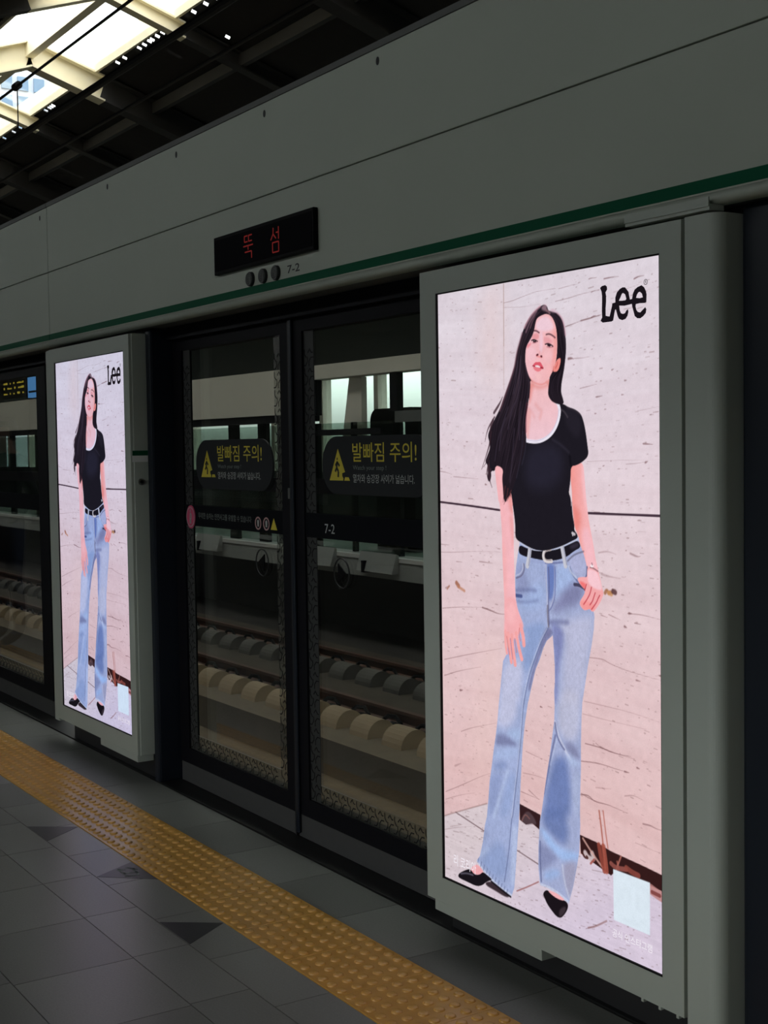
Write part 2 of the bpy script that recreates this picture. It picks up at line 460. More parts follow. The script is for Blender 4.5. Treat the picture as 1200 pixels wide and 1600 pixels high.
text('7-2', 'door_number', M['dark_print'], HM, -4.187, 2.083, .028, YH-.0016, .088, bold=.01)

# destination display
D = empty('destination_display', (-4.352, YH, 2.137))
tag(D, 'black destination display with two red characters on the header', 'display')
MB().box(-4.737, -3.967, YH-.020, YH-.0005, 2.137, 2.279, .003).build('casing', M['black'], D)
MB().box(-4.727, -3.977, YH-.0215, YH-.019, 2.150, 2.266).build('display_window', mat('display_window', (10, 10, 14), .7, spec=.05), D)
LX = lambda a, b, c, d: (lambda u, v: (a+(b-a)*u, c+(d-c)*v))
ys_ = YH-.0222
s1 = [[(.12, 1), (.12, .74), (.44, .74)], [(.12, .99), (.44, .99)], [(.56, 1), (.56, .74), (.9, .74)], [(.56, .99), (.9, .99)], [(0, .56), (1, .56)], [(.5, .56), (.5, .38)], [(.15, .30), (.85, .30), (.85, 0)]]
s2 = [[(.3, 1), (.28, .75), (.0, .52)], [(.28, .75), (.6, .55)], [(.9, 1), (.9, .5)], [(.62, .78), (.9, .78)], [(.2, .4), (.9, .4), (.9, 0), (.2, 0), (.2, .4)]]
lt = strokes(s1, .0045, 'display_text', M['led'], D, ys_, LX(-4.482, -4.406, 2.166, 2.250))
strokes(s2, .0045, 'display_text', M['led'], D, ys_, LX(-4.268, -4.203, 2.163, 2.249))

for x, lab in ((-4.465, 'round grey speaker grille furthest from the 7-2 number'), (-4.364, 'round grey speaker grille in the middle of the three'), (-4.266, 'round grey speaker grille right beside the 7-2 number')):
    g = empty('speaker_grille', (x, YH, 2.095)); tag(g, lab, 'speaker', 'round speaker grilles under the display')
    MB().disc((x, 2.095), .0265, YH-.010, YH, 28).build('rim', M['dark_print'], g)
    b = MB()
    for r in (.024, .017, .010): b.ring((x, 2.095), r, .004, YH-.0135, YH-.008, 24)
    b.disc((x, 2.095), .0035, YH-.0135, YH-.008, 12)
    b.build('grille', M['grille'], g)

# ------------------------------------------------------------------ fixed wall between the door openings, posts, transoms, sill
for x0, x1 in ((-30.0, -8.66), (-6.70, -5.61), (-3.34, -2.16)): struct(MB().box(x0, x1, 2.352, 2.425, .0, 2.007).build('wall_screen', M['backwall']))
def post(x0, x1, lab):
    o = MB().box(x0, x1, 2.328, 2.455, 0, 2.006, .012).build('door_post', M['post']); tag(o, lab, 'door post', 'door posts')
    return o
post(-5.602, -5.545, 'dark navy post between the smaller lit screen and the double doors')
post(-2.150, -2.060, 'dark navy post behind the rounded edge of the large screen cabinet')
for x0, x1, lab in ((-5.545, -3.40, 'black transom bar above the double doors'), (-9.5, -6.70, 'black transom bar above the furthest glass door')):
    tag(MB().box(x0, x1, 2.405, 2.60, 1.955, 2.009).build('transom', M['frame']), lab, 'transom', 'door transoms')
struct(MB().box(-30, 3, 2.335, 2.60, -.3, .004).build('door_sill', M['sill']))
struct(MB().box(-46, 3, 2.52, 2.64, -.9, -.004).build('platform_edge', M['concrete_dark']))

# ------------------------------------------------------------------ glass doors
YG = 2.44
def lattice(x0, x1, z0, z1, step, name, parent, vertical, clear=False):
    """Etched border strip: a hazy film with small fret strokes."""
    MB().box(x0, x1, YG+.004, YG+.0065, z0, z1).build(name, M['etched_clear' if clear else 'etched'], parent)
    b = MB(); r = random.Random(int(abs(x0*1000)))
    n = int(((z1-z0) if vertical else (x1-x0))/step)
    w = (x1-x0) if vertical else (z1-z0)
    for k in range(n):
        for pl in ([(0, .1), (.22, .1), (.4, .3), (.4, .55)], [(.55, .05), (.55, .3), (.75, .5), (1, .5)], [(.1, .95), (.1, .7), (.3, .5)], [(.62, .95), (.8, .75), (.95, .75)], [(.45, .75), (.58, .9)]):
            for p, q in zip(pl, pl[1:]):
                if vertical: P = [(x0+u*w, z0+(k+v)*step) for u, v in (p, q)]
                else: P = [(x0+(k+u)*step, z0+v*w) for u, v in (p, q)]
                b.bar((P[0][0], YG+.003, P[0][1]), (P[1][0], YG+.003, P[1][1]), .0038, .0006, (0, 1, 0))
    b.build('fret_pattern', M['black'], parent)

def leaf(name, x0, x1, gx0, gx1, lab, group):
    d = empty(name, ((x0+x1)/2, 2.46, .0)); tag(d, lab, 'screen door', group)
    MB().frame(x0, x1, .092, 1.955, gx0, gx1, .160, 1.905, 2.435, 2.485).build('frame', M['frame'], d)
    MB().box(x0+.004, x1-.004, 2.437, 2.483, .006, .091).build('kick_plate', M['kick'], d)
    MB().box(gx0-.005, gx1+.005, YG+.010, YG+.018, .155, 1.91).build('glass', M['pane'], d)
    return d

PERSON_MARK = [[(.45, .98), (.55, .98)], [(.5, .85), (.42, .5), (.2, .3)], [(.42, .5), (.65, .3), (.6, 0)], [(.5, .8), (.8, .6)], [(.5, .8), (.25, .62)]]
def warning(d, xc, clip=None):
    """Rounded caution sticker with pictogram and three lines of text."""
    s = MB().prism(rrect(xc-.351, xc+.351, 1.309, 1.514, .10), YG-.0015, YG+.006, 'y').build('caution_sticker', M['sign_black'], d)
    y = YG-.0022
    x = xc-.351
    b = MB().prism([(x+.052, 1.358), (x+.112, 1.470), (x+.160, 1.388), (x+.140, 1.384), (x+.140, 1.374), (x+.148, 1.366), (x+.146, 1.358)], y, y+.0004, 'y')
    b.prism([(x+.154, 1.358), (x+.192, 1.358), (x+.184, 1.370), (x+.160, 1.370)], y, y+.0004, 'y'); b.build('warning_triangle', M['yellow'], s)
    strokes(PERSON_MARK, .0085, 'falling_figure', M['dark_print'], s, y-.0006, lambda u, v: (x+.083+.05*u, 1.370+.066*v))
    text('발빠짐 주의!', 'sticker_text', M['yellow'], s, x+.212, 1.424, .066, y, .400, bold=.004)
    text('Watch your step !', 'sticker_text', M['mid_print'], s, x+.214, 1.392, .020, y, .215)
    text('열차와 승강장 사이가 넓습니다.', 'sticker_text', M['grey_print'], s, x+.214, 1.352, .030, y, .385)
    return s

def arrow(d, xc, zc, sgn):
    o = MB().ring((xc, zc), .0545, .004, YG, YG+.004, 40).build('arrow_sticker', M['dark_print'], d)
    MB().prism([(xc-sgn*.022, zc+.034), (xc+sgn*.033, zc), (xc-sgn*.022, zc-.034)], YG-.0004, YG+.004, 'y').build('arrow_head', M['black'], o)

G_ = 'sliding glass screen doors'
L = leaf('sliding_door', -5.545, -4.470, -5.455, -4.548, 'left sliding glass door of the pair, with the pink sticker', G_)
lattice(-5.455, -5.385, .16, 1.905, .07, 'etched_border', L, True)
lattice(-4.615, -4.548, .16, 1.905, .07, 'etched_border', L, True, True)
lattice(-5.385, -4.615, .16, .228, .062, 'etched_border', L, False, True)
MB().box(-5.455, -4.548, YG, YG+.0035, 1.146, 1.236).build('dark_band', M['band'], L)
text('무리한 승차는 안전사고를 유발할 수 있습니다', 'band_text', M['mid_print'], L, -5.32, 1.180, .026, YG-.0006, .50)
bb = MB()
for x in (-4.762, -4.692): bb.ring((x, 1.181), .026, .006, YG-.001, YG, 28)
bb.build('ban_symbol', mat('ban_ring', (190, 150, 150), .6), L)
bb = MB()
for x in (-4.762, -4.692): bb.prism([(x-.006, 1.168), (x+.006, 1.168), (x+.008, 1.19), (x, 1.196), (x-.008, 1.19)], YG-.0008, YG, 'y')
bb.build('ban_figure', M['grey_print'], L)
MB().prism([(-4.655, 1.160), (-4.603, 1.160), (-4.629, 1.205)], YG-.001, YG, 'y').build('band_triangle', M['yellow'], L)
ps = MB().disc((-5.388, 1.184), .042, YG-.006, YG-.002, 36, .050).build('pink_sticker', M['pink'], L)
MB().ring((-5.388, 1.184), .042, .003, YG-.0068, YG-.006, 36).build('sticker_rim', M['grey_print'], ps)
strokes([[(.5, 1), (.5, .85)], [(.5, .78), (.42, .42), (.42, 0)], [(.5, .78), (.75, .62), (.7, .36), (.5, .34)], [(.45, .4), (.62, .3), (.6, 0)]], .005, 'sticker_figure', M['grey_print'], ps, YG-.0074, LX(-5.41, -5.366, 1.155, 1.215))
warning(L, -4.978)
arrow(L, -4.737, 1.027, -1)
MB().box(-4.486, -4.4712, 2.425, 2.436, 1.285, 1.325, .002).build('latch', M['steel'], L)
MB().box(-4.482, -4.470, 2.43, 2.434, .006, 1.955).build('edge_seal', M['rubber'], L)

Rr = leaf('sliding_door', -4.466, -3.40, -4.378, -3.50, 'right sliding glass door of the pair, marked 7-2 on its band', G_)
lattice(-4.378, -4.305, .16, 1.905, .07, 'etched_border', Rr, True)
lattice(-4.305, -3.50, .16, .228, .062, 'etched_border', Rr, False, True)
MB().box(-4.378, -3.50, YG, YG+.0035, 1.146, 1.236).build('dark_band', M['band'], Rr)
text('7-2', 'band_text', M['grey_print'], Rr, -4.236, 1.166, .034, YG-.0006, .070)
warning(Rr, -3.893)
arrow(Rr, -4.126, 1.028, 1)
MB().box(-4.466, -4.442, 2.424, 2.4345, .02, 1.955, .004).build('meeting_stile', M['post'], Rr)

L3 = leaf('sliding_door', -8.64, -7.27, -8.55, -7.425, 'furthest glass door, beyond the smaller lit screen', G_)
lattice(-8.55, -7.425, .16, .228, .062, 'etched_border', L3, False, True)
MB().box(-8.55, -7.425, YG, YG+.0035, 1.146, 1.236).build('dark_band', M['band'], L3)

# ------------------------------------------------------------------ the advert picture
ART = [
('b',),
('p',(226,200,200),150,0.5,[222,13,314,8,310,288,203,253,195,134],{}),
('p',(228,196,192),150,0.4,[187,991,306,978,274,1236,229,1417,127,1438,146,1214],{}),
('p',(214,199,204),2,1,[-14,1542,2,1537,61,1513,214,1454,364,1467,417,1466,450,1475,616,1500,720,1520,742,1520,797,1517,872,1517,919,1523,925,1739,-1,1729],{'n':'floor','g':((212,198,216),(339,1469,500,1743)),'m':0}),
('l',(150,120,118),4,3,0.6,[2,1537,61,1513,214,1454],{}),
('l',(110,88,92),4,2,0.75,[61,1513,198,1536],{}),
('l',(110,88,92),4,2,0.75,[351,1555,443,1570],{}),
('l',(150,90,88),4,2,0.7,[347,1669,392,1646,442,1618],{}),
('l',(150,110,110),5,3,0.6,[643,1684,672,1672,713,1646],{}),
('f',),
('l',(168,140,132),3,3,0.75,[316,6,315,92,314,172],{}),
('l',(180,155,150),3,4,0.5,[314,172,312,288],{}),
('l',(58,40,52),6,1.5,0.95,[1,606,112,611,222,617,288,621],{}),
('l',(58,40,52),6,1.5,0.95,[654,617,794,616,915,615],{}),
('l',(105,70,72),1.7,1.4,0.43,[316,57,355,55,385,50,450,41,485,40,534,41],{'t':1}),
('l',(105,70,72),1.6,1.4,0.25,[317,69,384,75,435,76,485,74],{'t':1}),
('l',(105,70,72),1.7,1.4,0.43,[533,74,587,71,627,66,679,63,704,61],{'t':1}),
('l',(105,70,72),2.5,1.8,0.58,[573,142,600,138,633,132],{'t':1}),
('l',(105,70,72),3.8,2.7,0.61,[633,132,665,129,684,127,703,124],{'t':1}),
('l',(105,70,72),1.7,1.4,0.36,[547,43,588,40,627,38],{'t':1}),
('l',(105,70,72),1.7,1.4,0.29,[754,73,802,70,844,64],{'t':1}),
('l',(105,70,72),2.9,2.1,0.5,[664,31,673,30,693,31],{'t':1}),
('l',(105,70,72),3.4,2.4,0.54,[720,37,744,36,773,37],{'t':1}),
('l',(105,70,72),3.8,2.7,0.58,[827,49,841,45,861,45],{'t':1}),
('l',(105,70,72),2.1,1.5,0.5,[672,65,685,62,703,63],{'t':1}),
('l',(105,70,72),2.9,2.1,0.58,[671,128,682,124,696,127,711,123],{'t':1}),
('l',(105,70,72),1.7,1.4,0.36,[791,118,820,117],{'t':1}),
('l',(105,70,72),2.1,1.5,0.36,[838,121,860,118],{'t':1}),
('l',(105,70,72),5.9,4.2,0.65,[583,224,597,224,603,226],{'t':1}),
('l',(105,70,72),2.1,1.5,0.36,[606,225,639,226,666,224],{'t':1}),
('l',(105,70,72),2.5,1.8,0.36,[627,302,660,298,690,294],{'t':1}),
('l',(105,70,72),3.8,2.7,0.5,[689,326,711,324],{'t':1}),
('l',(105,70,72),3.8,2.7,0.58,[855,444,873,445,887,446],{'t':1}),
('l',(105,70,72),5.0,3.6,0.58,[862,489,870,486],{'t':1}),
('l',(105,70,72),3.4,2.4,0.43,[712,498,718,496],{'t':1}),
('l',(105,70,72),2.1,1.5,0.29,[795,493,835,491,865,487],{'t':1}),
('l',(105,70,72),1.6,1.4,0.22,[652,487,733,484,909,482],{'t':1}),
('l',(105,70,72),4.2,3.0,0.43,[746,262,753,260],{'t':1}),
('l',(105,70,72),4.2,3.0,0.5,[792,290,799,290],{'t':1}),
('l',(105,70,72),3.8,2.7,0.43,[781,324,789,324],{'t':1}),
('l',(105,70,72),3.8,2.7,0.43,[683,367,689,367],{'t':1}),
('l',(105,70,72),2.1,1.5,0.18,[836,365,866,362,910,357],{'t':1}),
('l',(105,70,72),2.5,1.8,0.25,[634,1099,705,1099,805,1100,904,1108],{'t':1}),
('l',(105,70,72),2.5,1.8,0.22,[628,1132,726,1134,860,1133],{'t':1}),
('l',(105,70,72),2.5,1.8,0.36,[677,1199,704,1211],{'t':1}),
('l',(105,70,72),2.9,2.1,0.5,[693,1205,725,1211,778,1212,819,1213],{'t':1}),
('l',(105,70,72),2.1,1.5,0.43,[652,984,706,981,728,989,790,999,861,1004,915,1007],{'t':1}),
('l',(105,70,72),2.1,1.5,0.43,[797,858,842,856,882,859,913,862],{'t':1}),
('l',(105,70,72),5.9,4.2,0.61,[786,891,794,893],{'t':1}),
('l',(105,70,72),5.5,3.9,0.65,[802,857,812,857],{'t':1}),
('l',(105,70,72),2.9,2.1,0.5,[822,879,844,880],{'t':1}),
('l',(105,70,72),4.2,3.0,0.5,[826,1018,841,1019],{'t':1}),
('l',(105,70,72),2.5,1.8,0.43,[729,867,755,873,771,877],{'t':1}),
('l',(105,70,72),2.5,1.8,0.43,[700,871,724,875],{'t':1}),
('l',(105,70,72),4.2,3.0,0.58,[907,996,914,997],{'t':1}),
('l',(105,70,72),4.2,3.0,0.25,[693,715,725,709,757,715],{'t':1}),
('l',(105,70,72),5.0,3.6,0.4,[808,710,833,717,843,715],{'t':1}),
('l',(105,70,72),5.9,4.2,0.25,[703,768,730,772,772,774],{'t':1}),
('l',(105,70,72),2.9,2.1,0.5,[637,1207,700,1207,751,1213,806,1209],{'t':1}),
('l',(105,70,72),2.9,2.1,0.47,[619,1256,688,1248,756,1251,800,1251],{'t':1}),
('l',(105,70,72),4.6,3.3,0.58,[783,1251,797,1251],{'t':1}),
('l',(105,70,72),4.6,3.3,0.58,[827,1233,836,1234],{'t':1}),
('l',(105,70,72),2.9,2.1,0.54,[618,1343,647,1338,670,1351,716,1347,755,1350,793,1353],{'t':1}),
('l',(105,70,72),3.8,2.7,0.47,[847,1367,873,1365,894,1369,915,1368],{'t':1}),
('l',(105,70,72),3.4,2.4,0.29,[783,1312,815,1303,847,1309],{'t':1}),
('l',(105,70,72),2.1,1.5,0.25,[820,1420,862,1423,914,1425],{'t':1}),
('l',(105,70,72),3.4,2.4,0.22,[676,1313,733,1305],{'t':1}),
('l',(105,70,72),2.5,1.8,0.36,[3,516,36,519,64,525],{'t':1}),
('l',(105,70,72),2.9,2.1,0.29,[71,531,135,534,190,536],{'t':1}),
('l',(105,70,72),4.6,3.3,0.58,[223,551,231,552],{'t':1}),
('l',(105,70,72),2.5,1.8,0.36,[8,918,99,906,203,898],{'t':1}),
('l',(105,70,72),4.2,3.0,0.58,[203,898,244,903,276,909,309,907],{'t':1}),
('l',(105,70,72),2.9,2.1,0.36,[1,730,45,730],{'t':1}),
('l',(105,70,72),2.5,1.8,0.29,[1,753,59,751,158,742,293,736],{'t':1}),
('l',(105,70,72),2.9,2.1,0.36,[80,776,109,776],{'t':1}),
('l',(105,70,72),3.8,2.7,0.36,[192,769,253,770],{'t':1}),
('l',(105,70,72),5.0,3.6,0.36,[24,857,43,850],{'t':1}),
('l',(105,70,72),2.5,1.8,0.36,[13,1069,127,1041,222,1019,292,1003],{'t':1}),
('l',(105,70,72),2.9,2.1,0.36,[12,1117,81,1094,192,1068],{'t':1}),
('l',(105,70,72),5.9,4.2,0.65,[91,1149,103,1147],{'t':1}),
('l',(105,70,72),2.5,1.8,0.32,[93,1269,145,1249,261,1217],{'t':1}),
('l',(105,70,72),2.5,1.8,0.36,[12,1462,89,1428,186,1382,230,1365],{'t':1}),
('l',(105,70,72),2.1,1.5,0.29,[11,1485,89,1455,156,1436],{'t':1}),
('l',(105,70,72),5.9,4.2,0.25,[60,1376,91,1363],{'t':1}),
('l',(105,70,72),2.5,1.8,0.25,[1,1578,64,1557,139,1537],{'t':1}),
('l',(105,70,72),2.1,1.5,0.36,[393,1272,430,1277,485,1282],{'t':1}),
('l',(105,70,72),2.5,1.8,0.29,[380,1334,430,1330,472,1331],{'t':1}),
('l',(105,70,72),2.9,2.1,0.43,[404,1376,447,1393],{'t':1}),
('l',(105,70,72),2.5,1.8,0.43,[370,1387,398,1389,450,1392],{'t':1}),
('l',(105,70,72),4.2,3.0,0.65,[457,1140,466,1141],{'t':1}),
('l',(105,70,72),3.4,2.4,0.58,[394,1215,402,1215],{'t':1}),
('l',(105,70,72),2.5,1.8,0.5,[620,1340,667,1349,722,1348],{'t':1}),
('l',(105,70,72),2.9,2.1,0.22,[32,1562,97,1541],{'t':1}),
('l',(105,70,72),2.5,1.8,0.36,[634,1689,659,1678,703,1652],{'t':1}),
('l',(150,95,60),9.6,5,0.75,[716,814,722,806,729,814,735,811],{}),
('l',(196,140,90),12.0,5,0.75,[729,813,739,815],{}),
('l',(66,34,36),13.2,5,0.75,[745,808,753,810],{}),
('l',(150,88,62),13.2,5,0.75,[79,838,90,846],{}),
('l',(186,128,100),8.4,5,0.75,[86,848,118,858],{}),
('l',(160,110,90),6.0,5,0.75,[32,859,43,850],{}),
('p',(52,30,33),2,1,[362,1422,453,1433,450,1475,417,1464,390,1474,364,1467],{'m':0}),
('p',(92,74,80),6,0.7,[367,1463,396,1432,423,1443,439,1464,417,1466,395,1474,373,1470],{}),
('l',(150,100,95),4,3,0.6,[373,1467,387,1444,406,1454],{}),
('p',(52,27,27),2,1,[613,1449,675,1453,732,1463,851,1471,916,1477,920,1517,872,1513,824,1510,748,1509,731,1525,714,1521,663,1509,645,1504,616,1497],{'m':0}),
('l',(214,196,198),14,6,0.9,[633,1491,645,1502,668,1500,660,1486],{}),
('l',(70,35,32),6,2,0.9,[622,1494,630,1504,645,1503,639,1499],{}),
('l',(168,92,78),5,3,0.85,[688,1370,698,1425,710,1511],{}),
('l',(178,104,92),4,3,0.85,[703,1367,712,1421,720,1458],{}),
('l',(205,160,150),6,3,0.85,[625,1456,663,1488,700,1513],{}),
('l',(150,72,60),14,3,0.85,[686,1458,694,1491,706,1520],{}),
('l',(165,84,70),16,3,0.85,[703,1458,710,1491,714,1518],{}),
('l',(160,90,78),6,3,0.85,[754,1484,759,1502],{}),
('l',(176,110,98),5,3,0.85,[768,1467,754,1496,748,1513],{}),
('l',(150,84,76),12,3,0.85,[731,1494,748,1501,787,1495],{}),
('l',(140,72,62),14,3,0.85,[787,1491,808,1497,830,1499],{}),
('l',(160,80,72),6,3,0.85,[668,1500,654,1514],{}),
('l',(186,130,128),26,3,0.85,[872,1521,893,1527,918,1531],{}),
('l',(120,60,58),10,3,0.85,[877,1527,903,1529],{}),
('p',(34,27,35),3,1,[488,77,471,81,450,90,432,101,418,113,405,129,395,145,385,166,375,185,368,203,364,219,359,237,355,251,335,286,313,318,285,354,262,379,247,397,237,416,244,432,248,450,233,473,223,488,235,497,237,515,232,533,244,547,252,526,249,512,308,508,329,398,517,187,502,318,513,328,524,334,549,341,564,337,559,323,554,312,553,303,555,285,561,266,567,245,572,218,574,199,574,199,574,180,571,161,567,141,561,126,552,114,540,105,523,100,505,96,500,84],{}),
('l',(62,42,50),5,3,0.8,[269,365,242,391,231,411,224,432],{'t':1}),
('l',(62,42,50),6,3,0.8,[256,406,246,438,228,473,207,509],{'t':1}),
('l',(62,42,50),5,3,0.8,[251,456,235,485,215,503],{'t':1}),
('l',(62,42,50),7,3,0.8,[245,485,237,515,244,541,254,559],{'t':1}),
('l',(62,42,50),6,3,0.8,[255,497,242,521,246,544],{'t':1}),
('l',(62,42,50),5,3,0.8,[237,497,230,521,237,541],{'t':1}),
('l',(62,42,50),8,3,0.8,[267,353,294,328,306,311],{'t':1}),
('l',(62,42,50),8,3,0.8,[262,373,249,397,246,420],{'t':1}),
('p',(34,27,35),3,1,[405,249,435,251,434,288,423,293,407,278],{}),
('p',(226,150,146),3,1,[428,270,441,278,461,285,483,286,498,279,508,267,504,291,500,304,436,302,427,287],{}),
('p',(238,186,190),2,1,[425,270,439,282,498,281,502,296,500,314,513,328,528,336,549,348,550,367,538,394,512,421,474,435,438,437,407,431,406,371,415,343,420,328,424,307],{'n':'neck','g':((236,196,206),(454,283,465,434))}),
('p',(222,128,122),22,0.75,[423,277,439,279,441,288,434,302,429,321,417,335,420,307],{'k':'neck'}),
('p',(226,140,134),16,0.6,[434,279,461,287,485,288,503,280,503,291,472,298,441,293],{'k':'neck'}),
('l',(222,150,148),10,12,0.35,[449,336,462,348,475,354,466,373],{'k':'neck'}),
('l',(220,150,152),8,12,0.35,[422,346,435,358,442,369],{'k':'neck'}),
('p',(232,160,156),14,0.6,[408,363,417,343,431,358,421,400,416,428,407,428],{'k':'neck'}),
('p',(238,150,144),2,1,[587,496,610,497,637,486,643,539,647,579,654,619,652,609,658,641,667,672,675,702,681,731,690,757,698,778,648,782,650,771,646,747,636,723,624,699,614,672,602,656,596,618,593,589,593,567,588,534],{'n':'armr','g':((244,178,180),(592,616,647,614))}),
('p',(246,196,204),14,0.55,[629,496,645,496,648,579,658,633,658,635,662,635,646,609,634,566],{'k':'armr'}),
('p',(226,122,112),26,0.6,[594,599,625,615,625,645,612,664,602,656],{'k':'armr'}),
('p',(246,194,206),20,0.6,[625,664,658,649,689,752,688,773,652,776,644,733],{'k':'armr'}),
('p',(160,172,210),2,1,[376,703,367,736,359,768,354,803,354,850,360,881,363,893,328,963,311,1019,296,1038,288,1084,280,1129,274,1163,268,1206,258,1256,250,1287,239,1340,228,1388,222,1435,213,1492,203,1519,193,1569,178,1613,161,1632,194,1653,236,1672,277,1684,323,1690,336,1663,345,1592,352,1530,362,1446,364,1422,369,1359,375,1300,380,1255,390,1195,405,1134,405,1137,419,1095,438,1043,457,1012,471,982,486,960,511,943,557,750,582,720,523,716,470,724,434,723,402,714],{'n':'legl','m':0}),
('p',(162,171,207),2,1,[470,721,523,714,557,704,591,691,615,682,625,702,637,723,646,747,651,773,656,797,673,866,676,890,675,869,673,909,664,951,649,1007,636,1063,626,1106,628,1087,623,1142,620,1212,619,1281,616,1337,614,1393,615,1423,611,1491,601,1534,585,1592,566,1643,548,1636,517,1627,480,1624,450,1625,448,1619,442,1575,444,1515,450,1451,457,1428,467,1383,477,1338,486,1299,495,1263,505,1213,514,1168,516,1131,515,1089,518,1066,518,1024,515,982,511,943,494,923,481,896,486,839],{'n':'legr','m':0}),
('p',(194,195,221),39,0.86,[298,1038,375,1017,383,1056,368,1146,358,1141,353,1186,314,1222,276,1223,266,1215,277,1154],{'k':'legl'}),
('p',(131,152,197),33,0.7,[390,934,458,912,485,929,453,975,420,1040,388,1055,384,998,408,955],{'k':'legl'}),
('p',(116,116,155),15,0.86,[485,924,510,927,509,944,486,960,471,982,452,1013,434,1049,415,1104,403,1100,429,1036,462,966],{'k':'legl'}),
('p',(117,121,160),20,0.75,[268,1243,309,1244,352,1257,342,1269,304,1271,253,1281],{'k':'legl'}),
('p',(171,192,230),28,0.7,[309,1232,371,1212,371,1251,328,1246],{'k':'legl'}),
('p',(169,188,227),25,0.55,[250,1296,361,1264,356,1300,244,1324],{'k':'legl'}),
('p',(123,139,184),28,0.6,[254,1329,308,1315,303,1340,249,1351],{'k':'legl'}),
('p',(135,149,193),31,0.6,[234,1366,293,1348,272,1409,252,1465,216,1494,228,1403],{'k':'legl'}),
('l',(180,194,227),12,12,0.6,[312,1344,282,1407,246,1484],{'k':'legl'}),
('p',(143,162,206),36,0.6,[307,1357,351,1337,330,1442,291,1480,271,1470],{'k':'legl'}),
('p',(134,143,177),25,0.6,[203,1530,220,1547,190,1577],{'k':'legl'}),
('p',(182,196,227),20,0.6,[183,1597,226,1575,213,1600,177,1617],{'k':'legl'}),
('p',(131,150,194),39,0.6,[189,1610,280,1537,314,1601,290,1657,236,1657,188,1633],{'k':'legl'}),
('p',(186,198,229),18,0.66,[327,1490,356,1483,345,1592,336,1663,319,1653,326,1562],{'k':'legl'}),
('l',(93,101,140),4,3,0.6,[494,923,466,960,439,1009,411,1061,386,1140,381,1167,373,1233,360,1311,345,1394,332,1468,328,1465,314,1565,299,1626,292,1657],{'k':'legl'}),
('l',(204,209,230),3,3,0.45,[487,929,460,963,432,1012,404,1065,381,1141,378,1173,370,1236,357,1315,340,1398,327,1469],{'k':'legl'}),
('l',(197,203,225),10,3,0.85,[162,1633,195,1653,236,1670,277,1682,323,1689],{'k':'legl'}),
('l',(106,115,152),4,2,0.6,[172,1622,166,1640],{'k':'legl'}),
('l',(106,115,152),4,2,0.6,[186,1629,180,1645],{'k':'legl'}),
('l',(106,115,152),4,2,0.6,[199,1635,194,1650],{'k':'legl'}),
('l',(106,115,152),4,2,0.6,[213,1641,208,1655],{'k':'legl'}),
('l',(106,115,152),4,2,0.6,[226,1646,221,1659],{'k':'legl'}),
('l',(106,115,152),4,2,0.6,[240,1652,235,1664],{'k':'legl'}),
('l',(106,115,152),4,2,0.6,[253,1657,248,1669],{'k':'legl'}),
('l',(106,115,152),4,2,0.6,[267,1662,262,1674],{'k':'legl'}),
('l',(106,115,152),4,2,0.6,[280,1667,275,1678],{'k':'legl'}),
('l',(106,115,152),4,2,0.6,[293,1671,289,1683],{'k':'legl'}),
('l',(106,115,152),4,2,0.6,[306,1676,301,1687],{'k':'legl'}),
('p',(127,131,171),39,0.5,[355,774,392,766,406,805,441,843,358,858,354,815],{'k':'legl'}),
('p',(161,182,225),45,0.6,[382,842,482,800,481,867,377,891],{'k':'legl'}),
('l',(60,70,120),10,5,0.8,[354,851,380,851],{'k':'legl'}),
('l',(100,107,149),10,12,0.5,[356,837,419,830,442,831],{'k':'legl'}),
('l',(100,107,149),9,12,0.4,[358,866,405,866,450,856],{'k':'legl'}),
('p',(162,184,227),36,0.75,[522,752,573,754,607,790,581,817,538,834,521,850],{'k':'legr'}),
('p',(116,116,155),39,0.75,[577,803,615,800,635,815,622,849,555,869,512,884,529,852],{'k':'legr'}),
('p',(186,187,213),45,0.86,[537,907,651,874,675,887,649,1007,628,1103,543,1116,553,1006,562,949],{'k':'legr'}),
('p',(120,125,175),25,0.81,[507,907,554,922,554,961,531,1036,526,1119,515,1120,518,1038,511,943],{'k':'legr'}),
('l',(99,101,144),12,14,0.5,[494,911,529,905,572,903],{'k':'legr'}),
('p',(174,175,208),20,0.7,[578,737,636,709,646,755,648,779,607,785,582,759],{'k':'legr'}),
('p',(192,191,212),36,0.75,[539,1086,611,1075,621,1129,610,1191,585,1213,538,1204,525,1158],{'k':'legr'}),
('p',(125,127,162),23,0.75,[555,1218,585,1215,610,1230,615,1254,592,1253,567,1238],{'k':'legr'}),
('l',(204,207,228),9,6,0.7,[516,1171,529,1206,554,1235,575,1259],{'k':'legr'}),
('p',(176,192,227),25,0.7,[563,1247,609,1258,617,1268,584,1280,563,1267],{'k':'legr'}),
('l',(93,97,139),6,4,0.7,[517,1174,525,1209,542,1229,554,1238],{'k':'legr'}),
('l',(101,105,146),7,4,0.7,[518,1207,504,1250,493,1286,481,1328,469,1371],{'k':'legr'}),
('l',(187,195,222),5,4,0.5,[525,1215,509,1254,497,1288],{'k':'legr'}),
('p',(106,124,177),39,0.9,[515,1265,563,1256,575,1318,578,1373,569,1417,468,1440,474,1381,492,1320],{'k':'legr'}),
('p',(99,117,169),39,0.81,[462,1417,546,1392,571,1450,555,1491,519,1487,461,1459],{'k':'legr'}),
('p',(169,179,211),25,0.7,[583,1302,617,1284,614,1393,591,1409],{'k':'legr'}),
('p',(158,186,232),25,0.9,[450,1465,482,1475,529,1505,609,1498,606,1516,555,1536,519,1528,471,1502],{'k':'legr'}),
('p',(121,127,166),28,0.7,[444,1508,482,1513,529,1535,481,1565,448,1587],{'k':'legr'}),
('p',(152,178,224),25,0.75,[465,1583,523,1561,534,1579,470,1609],{'k':'legr'}),
